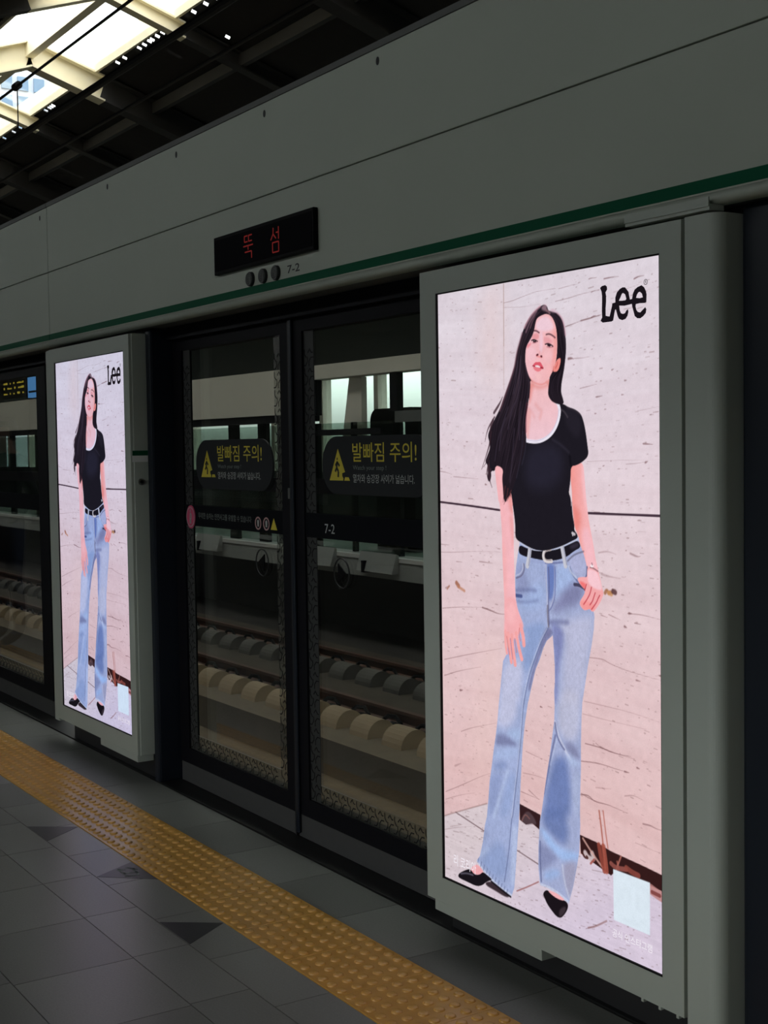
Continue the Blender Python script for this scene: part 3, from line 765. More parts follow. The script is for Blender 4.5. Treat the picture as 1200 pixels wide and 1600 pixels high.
('p',(158,155,181),25,0.81,[539,1543,606,1519,585,1599,564,1635,549,1588],{'k':'legr'}),
('l',(198,203,224),6,6,0.6,[542,1546,549,1588,569,1627],{'k':'legr'}),
('l',(83,89,130),6,4,0.6,[451,1506,450,1559,454,1613],{'k':'legr'}),
('l',(197,203,225),10,3,0.8,[452,1624,483,1622,518,1626,548,1634,566,1640],{'k':'legr'}),
('t','legl',0.045,3),
('t','legr',0.045,4),
('p',(83,107,177),16,0.7,[487,757,509,753,526,763,521,808,512,845,495,855,491,810],{}),
('l',(184,187,211),5,2,0.7,[486,760,488,810,491,867,492,923],{}),
('l',(93,95,135),5,3,0.7,[496,765,498,815,494,861,496,917],{}),
('l',(98,103,153),4,3,0.6,[522,763,524,808,521,844,507,871,496,880],{}),
('l',(180,179,204),3,2,0.5,[519,763,520,808,516,847,503,868],{}),
('l',(104,96,110),6,2,0.6,[491,867,491,895,494,923,494,920],{}),
('l',(103,99,126),5,3,0.7,[359,803,383,796,395,777,392,763],{}),
('l',(200,202,222),4,3,0.6,[357,797,378,790,389,775,387,763],{}),
('l',(90,99,143),5,3,0.7,[582,759,590,775,611,793,623,800],{}),
('l',(200,206,226),5,2,0.7,[578,757,587,772,607,785],{}),
('l',(56,52,74),9,3,0.85,[600,802,619,802,639,809],{}),
('l',(94,92,126),6,3,0.8,[649,754,649,771,644,781],{}),
('l',(96,92,112),5,3,0.6,[574,743,599,725,636,715],{}),
('l',(190,196,220),7,2,0.9,[376,705,402,714,434,723,470,724],{}),
('l',(190,196,220),8,2,0.95,[514,717,557,705,591,693,615,683],{}),
('l',(150,160,200),9,3,0.6,[420,753,461,753,487,751],{}),
('l',(98,104,150),5,3,0.7,[483,754,522,752,561,747],{}),
('p',(27,24,32),1.5,1,[373,711,407,720,443,725,474,723,523,718,557,708,591,696,616,687,627,705,599,716,569,734,522,746,474,748,429,745,393,742,369,735],{}),
('p',(64,58,76),14,0.6,[578,704,612,691,620,702,591,714],{}),
('l',(196,196,208),15,1.5,1,[419,719,415,742,407,767],{}),
('l',(196,196,208),15,1.5,1,[552,708,558,730,565,756],{}),
('l',(130,132,158),4,2,0.6,[422,721,419,741,413,765],{}),
('l',(130,132,158),4,2,0.6,[557,708,564,730,570,753],{}),
('l',(216,208,210),10,1.5,1,[505,716,483,720,475,730,476,744,487,750,509,748],{}),
('l',(120,104,104),3,1.5,0.6,[505,719,487,722,480,730,481,742,490,747,507,746],{}),
('p',(242,178,182),2,1,[267,497,310,501,326,543,342,572,349,601,344,607,349,633,350,676,349,728,351,792,354,850,360,881,374,906,388,928,376,923,305,931,305,898,305,869,302,825,300,781,297,722,297,678,291,620,286,594,284,602,278,567,271,532],{'n':'arml','g':((244,186,194),(273,626,359,624))}),
('p',(226,138,132),20,0.6,[310,514,340,566,349,604,351,630,334,624,325,590,307,558],{'k':'arml'}),
('p',(228,146,142),18,0.45,[329,633,348,638,351,685,342,734,338,685],{'k':'arml'}),
('p',(240,166,166),20,0.35,[295,708,314,713,316,853,308,927,297,855],{'k':'arml'}),
('p',(243,174,178),10,1,[305,860,354,856,362,890,381,917,390,934,376,941,368,959,349,973,331,972,314,969,301,961,305,919],{'n':'palm'}),
('l',(243,166,166),10,2,1,[308,954,308,989,314,1013],{}),
('l',(243,166,166),12,2,1,[320,959,326,1002,333,1036],{}),
('l',(243,166,166),13,2,1,[336,963,342,1003,350,1041],{}),
('l',(243,166,166),13,2,1,[356,955,367,994,379,1022],{}),
('l',(243,166,166),14,2,1,[375,932,386,957,389,982],{}),
('l',(208,104,104),3,3,0.75,[314,968,318,991,325,1017],{}),
('l',(208,104,104),3,3,0.75,[331,972,335,1001,340,1027],{}),
('l',(208,104,104),3,3,0.75,[349,970,354,996,357,1007],{}),
('l',(208,104,104),3,3,0.75,[370,939,368,959,375,973],{}),
('p',(248,190,194),24,0.5,[316,874,349,874,358,908,338,933,315,924],{'k':'palm'}),
('p',(29,26,34),1.5,1,[407,430,438,438,474,436,509,423,536,397,550,370,552,350,543,336,566,340,579,347,608,354,630,366,640,385,648,412,654,445,659,472,635,488,610,497,589,499,588,534,580,567,588,580,590,608,592,583,593,619,602,651,600,662,612,672,615,682,591,691,557,704,514,716,474,723,439,722,407,714,377,704,365,700,356,691,357,664,353,635,346,604,346,601,340,572,310,511,307,502,267,498,267,515,254,512,242,497,246,450,281,383,329,369],{'n':'tee'}),
('p',(44,42,58),60,0.6,[411,451,509,435,560,463,551,540,463,569,396,542],{'k':'tee'}),
('p',(40,36,46),24,0.6,[579,349,612,358,636,391,619,431,578,403,562,362],{'k':'tee'}),
('l',(16,14,20),8,6,0.6,[585,474,589,496],{'k':'tee'}),
('l',(88,78,86),5,4,0.5,[553,353,566,359,578,373],{'k':'tee'}),
('l',(70,60,70),8,8,0.5,[579,347,608,354,628,366],{'k':'tee'}),
('l',(54,50,64),6,10,0.5,[518,430,552,444,581,463],{'k':'tee'}),
('l',(234,228,240),10,1.5,1,[403,428,411,432,441,435,471,433,505,421,529,401,544,375,547,352,540,337],{}),
('l',(190,180,206),3,2,0.5,[411,430,441,433,468,431,501,419,524,400,539,375,544,352],{}),
('l',(206,200,206),7,2,0.9,[593,670,602,673],{}),
('l',(206,200,206),5,2,0.9,[594,672,595,676],{}),
('p',(238,226,222),2,0.9,[581,561,584,564,585,572,582,570],{}),
('p',(242,168,170),2,1,[650,755,649,771,649,780,632,780,615,783,611,787,618,797,629,805,639,812,643,803,640,818,636,826,624,839,619,848,622,856,635,865,645,864,659,859,664,865,672,866,686,853,698,839,706,826,711,816,704,799,698,778,690,762,668,752],{'n':'hand'}),
('p',(248,206,216),8.3,0.85,[650,757,687,761,700,787,707,810,673,806,653,795,650,780],{'k':'hand'}),
('p',(236,104,104),8,0.8,[618,792,632,793,644,797,643,803,639,812,628,805],{'k':'hand'}),
('p',(244,140,136),10,0.55,[621,845,635,838,659,843,678,849,672,865,645,864,631,861],{'k':'hand'}),
('l',(184,62,74),3.5,2.5,0.8,[665,804,662,814,658,823,649,835,635,850],{}),
('l',(184,62,74),3.5,2.5,0.8,[679,817,673,830,668,840,659,849],{}),
('l',(184,62,74),3.5,2.5,0.8,[696,822,690,830,685,839,675,850,665,860],{}),
('l',(184,62,74),3.5,2.5,0.8,[646,798,642,808,639,814],{}),
('l',(150,110,116),4,2,0.9,[661,754,673,755,690,762],{}),
('l',(250,236,240),7,3,1,[665,750,670,750],{}),
('l',(130,100,110),4,2,0.7,[667,743,669,747],{}),
('p',(241,188,195),1.5,1,[497,102,475,105,456,111,450,123,446,140,437,156,423,169,412,179,408,196,407,218,408,226,414,246,425,266,441,279,461,286,483,287,499,279,508,267,521,252,532,233,536,219,539,202,540,181,539,161,536,141,528,123,515,109],{'n':'face','g':((240,178,179),(429,180,542,188))}),
('p',(238,208,222),12,0.8,[457,117,496,106,522,125,526,146,487,149,452,140],{'k':'face'}),
('p',(236,206,224),12,0.55,[470,147,481,148,482,184,478,200,467,200,467,176],{'k':'face'}),
('p',(242,196,206),10,0.6,[413,186,451,186,458,210,428,223,419,215],{'k':'face'}),
('p',(240,190,196),12,0.6,[486,193,517,200,525,217,503,234,486,219],{'k':'face'}),
('p',(238,152,148),18,0.55,[522,151,539,147,539,202,536,222,520,252,514,242,525,201,526,180],{'k':'face'}),
('p',(226,140,146),6,0.65,[436,151,461,149,467,161,456,167,436,164],{'k':'face'}),
('p',(222,140,150),7,0.5,[484,165,489,160,517,170,521,179,504,179,487,178],{'k':'face'}),
('p',(230,120,130),7,0.6,[412,176,436,172,429,180,415,188],{'k':'face'}),
('p',(246,196,196),10,0.5,[446,254,477,256,472,273,454,272],{'k':'face'}),
('l',(226,132,126),6,6,0.6,[425,267,441,278,461,285,483,286,498,278],{'k':'face'}),
('l',(96,60,70),4.5,2.5,0.85,[445,142,455,143,466,149],{}),
('l',(96,62,70),4.5,2.5,0.85,[495,156,507,155,520,160,531,167],{}),
('p',(226,200,204),1.5,0.9,[435,168,446,166,459,172,448,174],{}),
('p',(226,200,204),1.5,0.9,[492,182,504,180,521,188,508,190],{}),
('l',(40,22,30),8.5,2.5,0.95,[444,169,449,170],{}),
('l',(40,22,30),8.5,2.5,0.95,[503,183,509,185],{}),
('l',(240,225,230),2.5,1.5,0.7,[445,168,446,168],{}),
('l',(46,28,38),3.5,1.5,0.95,[434,167,444,165,459,171],{}),
('l',(46,28,38),3.5,1.5,0.95,[491,181,502,180,515,184,522,189],{}),
('l',(170,100,110),3,2.5,0.6,[440,174,451,174,458,172],{}),
('l',(170,100,110),3,2.5,0.6,[497,188,508,191,519,190],{}),
('l',(216,150,160),2.5,2.5,0.5,[487,180,495,175,515,180],{}),
('p',(232,128,128),4,0.7,[451,204,466,210,480,213,477,216,460,213,451,209],{'k':'face'}),
('l',(84,30,42),5.5,2,0.95,[456,207,460,206],{}),
('l',(84,30,42),5.5,2,0.95,[473,211,476,212],{}),
('l',(222,140,146),4,4,0.4,[468,198,466,205],{}),
('p',(216,84,100),1.8,0.95,[436,234,450,224,460,226,470,225,479,236,484,242,477,246,459,241,442,237],{}),
('p',(230,118,128),2.5,0.9,[438,236,455,240,477,245,468,250,457,251,444,245],{}),
('l',(140,40,54),3,2.5,0.8,[438,234,447,236],{}),
('l',(140,36,52),4,2.5,0.85,[471,240,481,243],{}),
('p',(240,226,230),2,0.95,[447,234,459,233,471,239,468,241,450,238],{}),
('p',(236,140,132),2,1,[537,224,549,220,553,223,551,235,544,250,534,256,521,254,526,241],{}),
('l',(190,84,84),4,3,0.6,[538,229,540,236,531,245],{}),
('p',(34,27,35),2.5,1,[502,95,497,100,475,103,457,111,451,123,446,140,438,154,426,167,415,177,407,193,406,218,408,228,414,247,424,267,428,279,425,307,421,328,420,315,416,343,406,371,406,405,409,434,388,485,342,572,325,585,313,602,305,584,304,561,300,532,307,508,279,497,250,503,246,456,256,397,289,354,309,317,359,237,375,185,395,145,418,113,450,90,488,77,501,84],{'n':'lock'}),
('p',(34,27,35),2.5,1,[505,103,516,109,528,123,536,141,539,161,540,188,539,202,537,220,549,219,554,223,552,235,545,251,534,256,519,254,508,268,505,282,502,296,500,314,513,329,524,334,549,341,565,338,559,323,554,312,553,303,555,285,561,266,567,245,572,218,574,199,574,199,574,180,571,161,567,141,561,126,552,114,540,105,523,99,507,96],{'n':'lockr'}),
('h',(74,60,74),90,1.6,0.34,[484,79,450,93,430,109,407,134,391,161,374,191,364,226,317,323,281,363,266,391,256,432,250,473,245,497],[499,98,475,105,457,113,451,126,445,142,429,166,411,186,408,228,414,248,425,270,424,307,413,343,404,385,403,428,383,485,340,566],1,{'k':'lock'}),
('h',(16,12,18),60,2.2,0.5,[484,79,450,93,430,109,407,134,391,161,374,191,364,226,317,323,281,363,266,391,256,432,250,473,245,497],[499,98,475,105,457,113,451,126,445,142,429,166,411,186,408,228,414,248,425,270,424,307,413,343,404,385,403,428,383,485,340,566],2,{'k':'lock'}),
('h',(104,78,90),22,1.3,0.3,[484,79,450,93,430,109,407,134,391,161,374,191,364,226,317,323,281,363,266,391,256,432,250,473,245,497],[499,98,475,105,457,113,451,126,445,142,429,166,411,186,408,228,414,248,425,270,424,307,413,343,404,385,403,428,383,485,340,566],5,{'k':'lock'}),
('h',(70,56,70),40,1.5,0.32,[507,97,540,106,558,126,569,150,573,177,573,204,571,218,566,247,560,271,554,293,552,309,560,333],[510,105,526,123,537,147,540,175,541,195,547,209,555,234,546,254,525,264,509,280,506,303,519,327],3,{'k':'lockr'}),
('h',(16,12,18),30,2,0.5,[507,97,540,106,558,126,569,150,573,177,573,204,571,218,566,247,560,271,554,293,552,309,560,333],[510,105,526,123,537,147,540,175,541,195,547,209,555,234,546,254,525,264,509,280,506,303,519,327],4,{'k':'lockr'}),
('p',(236,140,132),2,1,[538,226,548,221,552,224,550,235,544,249,534,255,522,253,527,242],{}),
('l',(190,84,84),4,3,0.6,[539,231,540,236,532,245],{}),
('l',(206,104,100),4,3,0.5,[524,241,522,249,519,253],{}),
('p',(214,170,184),9,0.55,[482,79,495,77,500,85,497,94,488,95,475,87],{}),
('p',(210,170,186),7,0.6,[510,94,523,91,538,99,540,104,518,102],{}),
('l',(200,150,164),6,7,0.75,[471,81,450,91,432,103,418,116,405,131],{}),
('l',(150,110,124),5,5,0.6,[457,93,439,107,425,121,411,143],{}),
('l',(120,84,96),5,6,0.5,[448,102,437,118,430,133],{}),
('l',(196,150,166),5,5,0.7,[540,104,554,114,563,126,569,144,572,163],{}),
('l',(176,132,140),7,5,0.6,[497,94,505,97,510,102],{}),
('l',(120,80,92),6,7,0.6,[395,145,384,167,372,192,364,219,359,237,313,317,294,348],{}),
('l',(66,56,72),4,6,0.55,[388,206,382,262,372,319,348,341,329,398],{}),
('l',(66,56,72),4,6,0.55,[374,219,368,262,354,304],{}),
('l',(66,56,72),4,6,0.55,[386,328,375,385,379,428],{}),
('l',(66,56,72),4,6,0.55,[330,340,300,398,289,456],{}),
('l',(66,56,72),4,6,0.55,[357,399,346,485,335,543],{}),
('l',(66,56,72),4,6,0.55,[320,369,280,427,269,485],{}),
('l',(60,56,74),3,4,0.5,[394,408,388,462,364,531],{}),
('l',(60,56,74),3,4,0.5,[407,434,402,462,388,496],{}),
('l',(84,44,48),4,3,0.8,[340,566,330,584,320,596],{'t':1}),
('l',(84,44,48),4,3,0.8,[326,561,321,584,307,605],{'t':1}),
('l',(84,44,48),4,3,0.8,[314,555,307,581,304,599],{'t':1}),
('l',(84,44,48),4,3,0.8,[335,572,337,581,340,585],{'t':1}),
('l',(120,50,62),5,5,0.5,[413,332,408,371,407,408],{}),
('p',(238,170,176),2,1,[160,1638,195,1652,188,1666,151,1674,126,1667],{}),
('p',(24,20,26),1.5,1,[68,1698,81,1686,120,1666,133,1665,151,1675,177,1668,191,1655,218,1662,237,1667,209,1679,187,1697,156,1707,113,1705,74,1705],{}),
('l',(120,116,134),5,4,0.6,[84,1689,113,1680,143,1678],{}),
('p',(40,28,34),6,0.9,[203,1682,236,1672,274,1683,318,1691,300,1701,248,1695,206,1692],{}),
('l',(22,18,24),6,3,0.9,[230,1673,277,1684,319,1693],{}),
('p',(26,20,26),1.5,1,[459,1645,476,1629,496,1635,527,1642,554,1638,566,1647,557,1669,527,1698,482,1673,468,1657],{}),
('p',(240,176,182),2,1,[478,1630,512,1628,543,1633,550,1640,527,1643,499,1639],{}),
('p',(80,66,74),8,0.6,[527,1669,556,1651,553,1670,527,1693],{}),
('p',(90,70,78),6,0.5,[458,1647,466,1655,472,1657,461,1655],{}),
('p',(218,230,240),1.5,1,[739,1506,870,1506,869,1636,740,1635],{'m':0}),
('g',)]


def paint_advert(step=2.0):
    """Colours of the advert, as a numpy grid (rows from the top, sRGB 0..1)."""
    W, Hh = 920.0, 1722.0
    nx, ny = int(W/step)+1, int(Hh/step)+1
    xs = np.linspace(0, W, nx); ys = np.linspace(0, Hh, ny)
    rng = np.random.default_rng(7)
    def chaikin(p, closed, it=2):
        for _ in range(it):
            if closed:
                q = np.roll(p, -1, 0); p = np.stack([p*.75+q*.25, p*.25+q*.75], 1).reshape(-1, 2)
            else:
                a, b = p[:-1], p[1:]; m = np.stack([a*.75+b*.25, a*.25+b*.75], 1).reshape(-1, 2)
                p = np.concatenate([p[:1], m[1:-1], p[-1:]]) if len(p) > 2 else p
        return p
    def window(p, pad):
        i0 = max(0, int((p[:, 0].min()-pad)/step)); i1 = min(nx, int((p[:, 0].max()+pad)/step)+2)
        j0 = max(0, int((p[:, 1].min()-pad)/step)); j1 = min(ny, int((p[:, 1].max()+pad)/step)+2)
        return i0, i1, j0, j1
    def seg_dist(p, X, Y, closed):
        d = np.full(X.shape, 1e9); tt = np.zeros(X.shape); n = len(p); m = n if closed else n-1
        for k in range(m):
            a, b = p[k], p[(k+1) % n]; e = b-a; L = e@e
            if L < 1e-9: continue
            t = np.clip(((X-a[0])*e[0]+(Y-a[1])*e[1])/L, 0, 1)
            q = (X-a[0]-t*e[0])**2+(Y-a[1]-t*e[1])**2
            if not closed: tt = np.where(q < d, (k+t)/m, tt)
            d = np.minimum(d, q)
        return np.sqrt(d), tt
    def inside(p, X, Y):
        r = np.zeros(X.shape, bool); n = len(p)
        for k in range(n):
            (x1, y1), (x2, y2) = p[k], p[(k+1) % n]
            if y1 == y2: continue
            c = (y1 > Y) != (y2 > Y); r ^= c & (X < (x2-x1)*(Y-y1)/(y2-y1)+x1)
        return r
    def noise(fx, fy, seed):
        g = np.random.default_rng(seed).random((int(Hh/fy)+3, int(W/fx)+3))
        u = xs/fx; v = ys/fy; iu = u.astype(int); iv = v.astype(int); fu = u-iu; fv = (v-iv)[:, None]
        fu = fu*fu*(3-2*fu); fv = fv*fv*(3-2*fv)
        a = g[np.ix_(iv, iu)]*(1-fu)+g[np.ix_(iv, iu+1)]*fu; b = g[np.ix_(iv+1, iu)]*(1-fu)+g[np.ix_(iv+1, iu+1)]*fu
        return a*(1-fv)+b*fv
    img = np.zeros((ny, nx, 3)); masks = {}
    XX, YY = np.meshgrid(xs, ys)
    for op in ART:
        if op[0] == 'b':
            v = ys/Hh
            st = np.array([0, .2, .42, .6, .8, 1.]); cs = np.array([(219, 209, 218), (222, 207, 216), (224, 203, 209), (224, 195, 198), (223, 188, 188), (222, 190, 193)])
            img[:] = np.stack([np.interp(v, st, cs[:, i]) for i in range(3)], 1)[:, None, :]
            # travertine banding: veins follow the two walls meeting at the corner
            corner = 312.0
            sl = np.interp(YY, [0, 900, 1722], [-.11, .05, .24])
            sl = np.where(XX < corner, np.interp(YY, [0, 900, 1722], [.10, .02, -.12]), sl)
            yy = YY-sl*(XX-corner)
            band = np.zeros_like(XX)
            for f, s, am in ((9, 1, .5), (23, 2, .7), (60, 3, .9), (4, 9, .35)):
                g = np.random.default_rng(s).random((int(2600/f)+4, 40)); u = XX/140.0; q = (yy+400)/f
                iu = u.astype(int); iv = np.clip(q.astype(int), 0, g.shape[0]-2); fu = u-iu; fv = q-iv
                band += am*((g[iv, iu]*(1-fu)+g[iv, iu+1]*fu)*(1-fv)+(g[iv+1, iu]*(1-fu)+g[iv+1, iu+1]*fu)*fv-.5)
            img += band[..., None]*np.array([7, 9, 9])
            for _ in range(1500):     # small pores
                x, y = rng.random()*W, rng.random()*Hh
                s = np.interp(y, [0, 900, 1722], [.10, .02, -.12] if x < corner else [-.11, .05, .24])
                L = rng.gamma(1.6, 3.2); w = rng.uniform(.7, 1.7); a = rng.uniform(.08, .42)
                p = np.array([(x, y), (x+L, y+L*s)]); i0, i1, j0, j1 = window(p, 6)
                d, _t = seg_dist(p, XX[j0:j1, i0:i1], YY[j0:j1, i0:i1], False)
                m = np.clip((w-d)/1.6+.5, 0, 1)[..., None]*a
                img[j0:j1, i0:i1] += (np.array([118, 88, 88])-img[j0:j1, i0:i1])*m
        elif op[0] == 'f':           # pores of the paving
            yy = YY-.24*XX; g = noise(60, 5, 21); img += ((g-.5)*10*masks['floor'])[..., None]
            for _ in range(420):
                x, y = rng.random()*W, rng.uniform(1480, Hh); L = rng.gamma(1.6, 4); w = rng.uniform(.7, 1.6); a = rng.uniform(.1, .5)
                p = np.array([(x, y), (x+L, y-L*.12)]); i0, i1, j0, j1 = window(p, 6)
                d, _t = seg_dist(p, XX[j0:j1, i0:i1], YY[j0:j1, i0:i1], False)
                m = (np.clip((w-d)/1.6+.5, 0, 1)*masks['floor'][j0:j1, i0:i1])[..., None]*a
                img[j0:j1, i0:i1] += (np.array([120, 96, 98])-img[j0:j1, i0:i1])*m
        elif op[0] == 'g':           # slight unevenness of the picture
            img *= 1+((rng.random((ny, nx))-.5)*.035+(noise(14, 14, 31)-.5)*.03)[..., None]
        elif op[0] == 'h':           # hair strands running between two guide curves
            _, c, n, w, a, ga, gb, sd, e = op
            r2 = np.random.default_rng(sd)
            def resample(g):
                g = chaikin(np.array(g, float).reshape(-1, 2), False); L = np.concatenate([[0], np.cumsum(np.hypot(*(g[1:]-g[:-1]).T))]); L /= L[-1]
                t = np.linspace(0, 1, 26); return np.stack([np.interp(t, L, g[:, 0]), np.interp(t, L, g[:, 1])], 1)
            A, B = resample(ga), resample(gb)
            for _k in range(n):
                t0 = r2.random(); t = t0+np.cumsum(r2.normal(0, .012, 26)); i, j = sorted(r2.integers(0, 26, 2)); j = min(26, max(j, i+6)); i = min(i, j-6)
                p = (A*(1-t[:, None])+B*t[:, None])[i:j]
                i0, i1, j0, j1 = window(p, 6)
                if i1 <= i0 or j1 <= j0: continue
                d, tt = seg_dist(p, XX[j0:j1, i0:i1], YY[j0:j1, i0:i1], False)
                m = np.clip((w/2-d)/2.2+.5, 0, 1)*(1-abs(2*tt-1)**3)*masks[e['k']][j0:j1, i0:i1]*a
                img[j0:j1, i0:i1] += (np.array(c, float)-img[j0:j1, i0:i1])*m[..., None]
        elif op[0] == 't':
            _, n, am, sd = op
            g = (np.random.default_rng(sd).random((ny, nx))-.5)*.9+(noise(5, 9, sd)-.5)*.8+(noise(40, 60, sd+1)-.5)*.6
            img *= 1+g[..., None]*am*1.6*masks[n][..., None]
        else:
            if op[0] == 'p':
                _, c, s, a, pts, e = op; w = 0
                p = np.array(pts, float).reshape(-1, 2)
                p = chaikin(p, True, 2 if e.get('m', 1) else 0) if len(p) > 3 else p
            else:
                _, c, w, s, a, pts, e = op
                p = chaikin(np.array(pts, float).reshape(-1, 2), False)
            s = max(s, 2.0); i0, i1, j0, j1 = window(p, s+w+4)
            if i1 <= i0 or j1 <= j0: continue
            X, Y = XX[j0:j1, i0:i1], YY[j0:j1, i0:i1]
            if op[0] == 'p':
                d, _t = seg_dist(p, X, Y, True); d = np.where(inside(p, X, Y), d, -d)
                m = np.clip(d/s+.5, 0, 1)
            else:
                d, t = seg_dist(p, X, Y, False)
                ww = w/2*(np.clip(1.25-t, .25, 1) if e.get('t') else 1)
                m = np.clip((ww-d)/s+.5, 0, 1)
            m = m*m*(3-2*m)
            if e.get('n'):
                M = np.zeros((ny, nx)); M[j0:j1, i0:i1] = m; masks[e['n']] = M
            if e.get('k'): m = m*masks[e['k']][j0:j1, i0:i1]
            col = np.array(c, float)
            if e.get('g'):
                c2, (ax, ay, bx, by) = e['g']; q = np.clip(((X-ax)*(bx-ax)+(Y-ay)*(by-ay))/((bx-ax)**2+(by-ay)**2), 0, 1)[..., None]
                col = col*(1-q)+np.array(c2)*q
            img[j0:j1, i0:i1] += (col-img[j0:j1, i0:i1])*(m*a)[..., None]
    return np.clip(img, 0, 255)/255.0


def advert_mesh():
    img = paint_advert(1.7)
    ny, nx, _ = img.shape
    col = np.where(img <= .04045, img/12.92, ((img+.055)/1.055)**2.4)
    X, Z = np.meshgrid(np.linspace(0, .9195, nx), -np.linspace(0, 1.722, ny))
    co = np.stack([X, np.zeros_like(X), Z], -1).reshape(-1, 3)
    idx = np.arange(nx*ny).reshape(ny, nx)
    q = np.stack([idx[1:, :-1], idx[1:, 1:], idx[:-1, 1:], idx[:-1, :-1]], -1).reshape(-1)
    nf = (nx-1)*(ny-1)
    me = bpy.data.meshes.new('screen')
    me.vertices.add(nx*ny); me.vertices.foreach_set('co', co.ravel())
    me.loops.add(nf*4); me.loops.foreach_set('vertex_index', q.astype(np.int32))
    me.polygons.add(nf); me.polygons.foreach_set('loop_start', np.arange(0, nf*4, 4, dtype=np.int32))
    me.update(calc_edges=True)
    at = me.color_attributes.new('Col', 'FLOAT_COLOR', 'POINT')
    at.data.foreach_set('color', np.concatenate([col, np.ones((ny, nx, 1))], -1).astype(np.float32).ravel())
    return me
ADVERT = advert_mesh()

LOGO_OUT = [(706, 58), (713, 54), (725, 53), (731, 57), (732, 64), (726, 71), (728, 80), (728, 94), (726, 110), (726, 128), (734, 130), (740, 131), (744, 120), (749, 106), (750, 100), (761, 99), (761, 87), (767, 75), (777, 68), (787, 65), (796, 66), (802, 72), (808, 78), (810, 87), (813, 97), (820, 96), (823, 84), (829, 75), (839, 70), (853, 67), (862, 73), (868, 83), (870, 90), (869, 109), (862, 110), (846, 109), (833, 110), (832, 115), (835, 124), (840, 129), (848, 131), (854, 127), (865, 120), (869, 125), (867, 134), (858, 141), (848, 145), (838, 144), (829, 138), (825, 127), (821, 116), (819, 108), (808, 109), (793, 110), (775, 108), (777, 120), (781, 127), (788, 129), (795, 128), (800, 122), (806, 119), (807, 126), (804, 135), (797, 142), (785, 144), (774, 140), (769, 133), (766, 125), (763, 116), (760, 117), (757, 127), (753, 142), (747, 144), (715, 144), (707, 139), (713, 131), (712, 114), (713, 92), (713, 78), (711, 67)]
LOGO_HOLES = [[(774, 96), (779, 89), (785, 80), (789, 79), (796, 83), (800, 94), (797, 97), (785, 97)], [(834, 95), (837, 88), (842, 83), (847, 82), (854, 87), (857, 96), (846, 97)]]
def outline_mesh(name, loops, ox, oz, y, m, parent):
    bm = bmesh.new(); es = []
    for lp in loops:
        vs = [bm.verts.new((ox+u/1000, y, oz-v/1000)) for u, v in lp]
        es += [bm.edges.new((vs[i], vs[(i+1) % len(vs)])) for i in range(len(vs))]
    bmesh.ops.triangle_fill(bm, edges=es, use_beauty=True, use_dissolve=False)
    me = bpy.data.meshes.new(name); bm.to_mesh(me); bm.free(); me.materials.append(m)
    return link(name, me, parent)

YF = 2.257
def cabinet(name, x0, x1, ox, label, material, box, bracket):
    """Lit advertising cabinet; ox is the left edge of its screen."""
    sw = .9195; z0, z1, oz = .118, 1.988, 1.917
    c = empty(name, ((x0+x1)/2, 2.30, z0)); tag(c, label, 'advertising screen', 'lit advertising cabinets')
    MB().box(x0, x1, YF+.012, 2.351, z0, z1, .004).build('housing', M['cabinet'], c)
    MB().frame(x0+.003, x1-.003, z0+.003, z1-.003, ox, ox+sw, oz-1.722, oz, YF, YF+.013).build('front_frame', M['cabinet'], c)
    MB().frame(ox, ox+sw, oz-1.722, oz, ox+.0035, ox+sw-.0035, oz-1.7185, oz-.0035, YF+.002, YF+.012).build('screen_gasket', M['black'], c)
    o = link('screen', ADVERT.copy() if material != 'advert' else ADVERT, c)
    o.location = (ox, YF+.008, oz); WLOC[o.as_pointer()] = Vector(o.location); o.data.materials.clear(); o.data.materials.append(M[material])
    o['label'] = 'lit advert of a person in black tee and flared jeans'
    yl = YF+.0070
    outline_mesh('logo', [LOGO_OUT]+LOGO_HOLES, ox, oz, yl, M['ad_ink'], o).location = (0, 0, 0)
    r = MB().ring((ox+.867, oz-.061), .0068, .0013, yl-.0002, yl, 24).build('registered_mark', M['ad_ink'], o)
    text('R', 'registered_letter', M['ad_ink'], o, ox+.8646, oz-.0645, .0075, yl-.0001)
    text('리 코리아', 'advert_caption', M['ad_white'], o, ox+.050, oz-1.672, .034, yl, .110)
    text('공식 인스타그램', 'advert_caption', M['ad_white'], o, ox+.735, oz-1.678, .021, yl, .142)
    for a, b in box: MB().box(a, b, YF+.006, 2.34, .086, z0, .002).build('lower_box', M['cabinet'], c)
    if bracket:
        MB().box(-2.447, -2.174, YF-.003, 2.30, 1.9925, 2.006).build('top_bracket', M['cabinet'], c)
        MB().box(-2.447, -2.174, YF-.006, YF-.003, 2.000, 2.021).build('bracket_lip', M['cabinet'], c)
    return c

C1 = cabinet('advertising_cabinet', -3.337, -2.262, -3.2555, 'large lit advertising screen on the right, person in black tee and jeans', 'advert', ((-3.304, -2.801),), True)
# rounded side column of the large cabinet
pts = [(-2.2585, 2.351), (-2.2585, 2.262)]+[(-2.195+.035*math.sin(math.radians(a)), 2.297-.035*math.cos(math.radians(a))) for a in range(0, 91, 9)]+[(-2.160, 2.351)]
MB().prism(pts, .09, 1.988).build('side_column', M['cabinet'], C1)
for x in (-2.42, -2.36, -2.30): MB().box(x-.004, x+.004, 2.27, 2.28, .105, .1178).build('lug', M['cabinet'], C1)
C2 = cabinet('advertising_cabinet', -6.676, -5.610, -6.598, 'smaller lit advertising screen on the left, seen beyond the double doors', 'advert_cool', ((-6.089, -5.632),), False)
s = MB().box(-5.6105, -5.6085, 2.262, 2.335, 1.424, 1.474).build('notice_sticker', M['white'], C2); s['label'] = 'green and white notice sticker'
MB().box(-5.6086, -5.6078, 2.262, 2.335, 1.452, 1.474).build('green_heading', M['green'], s)
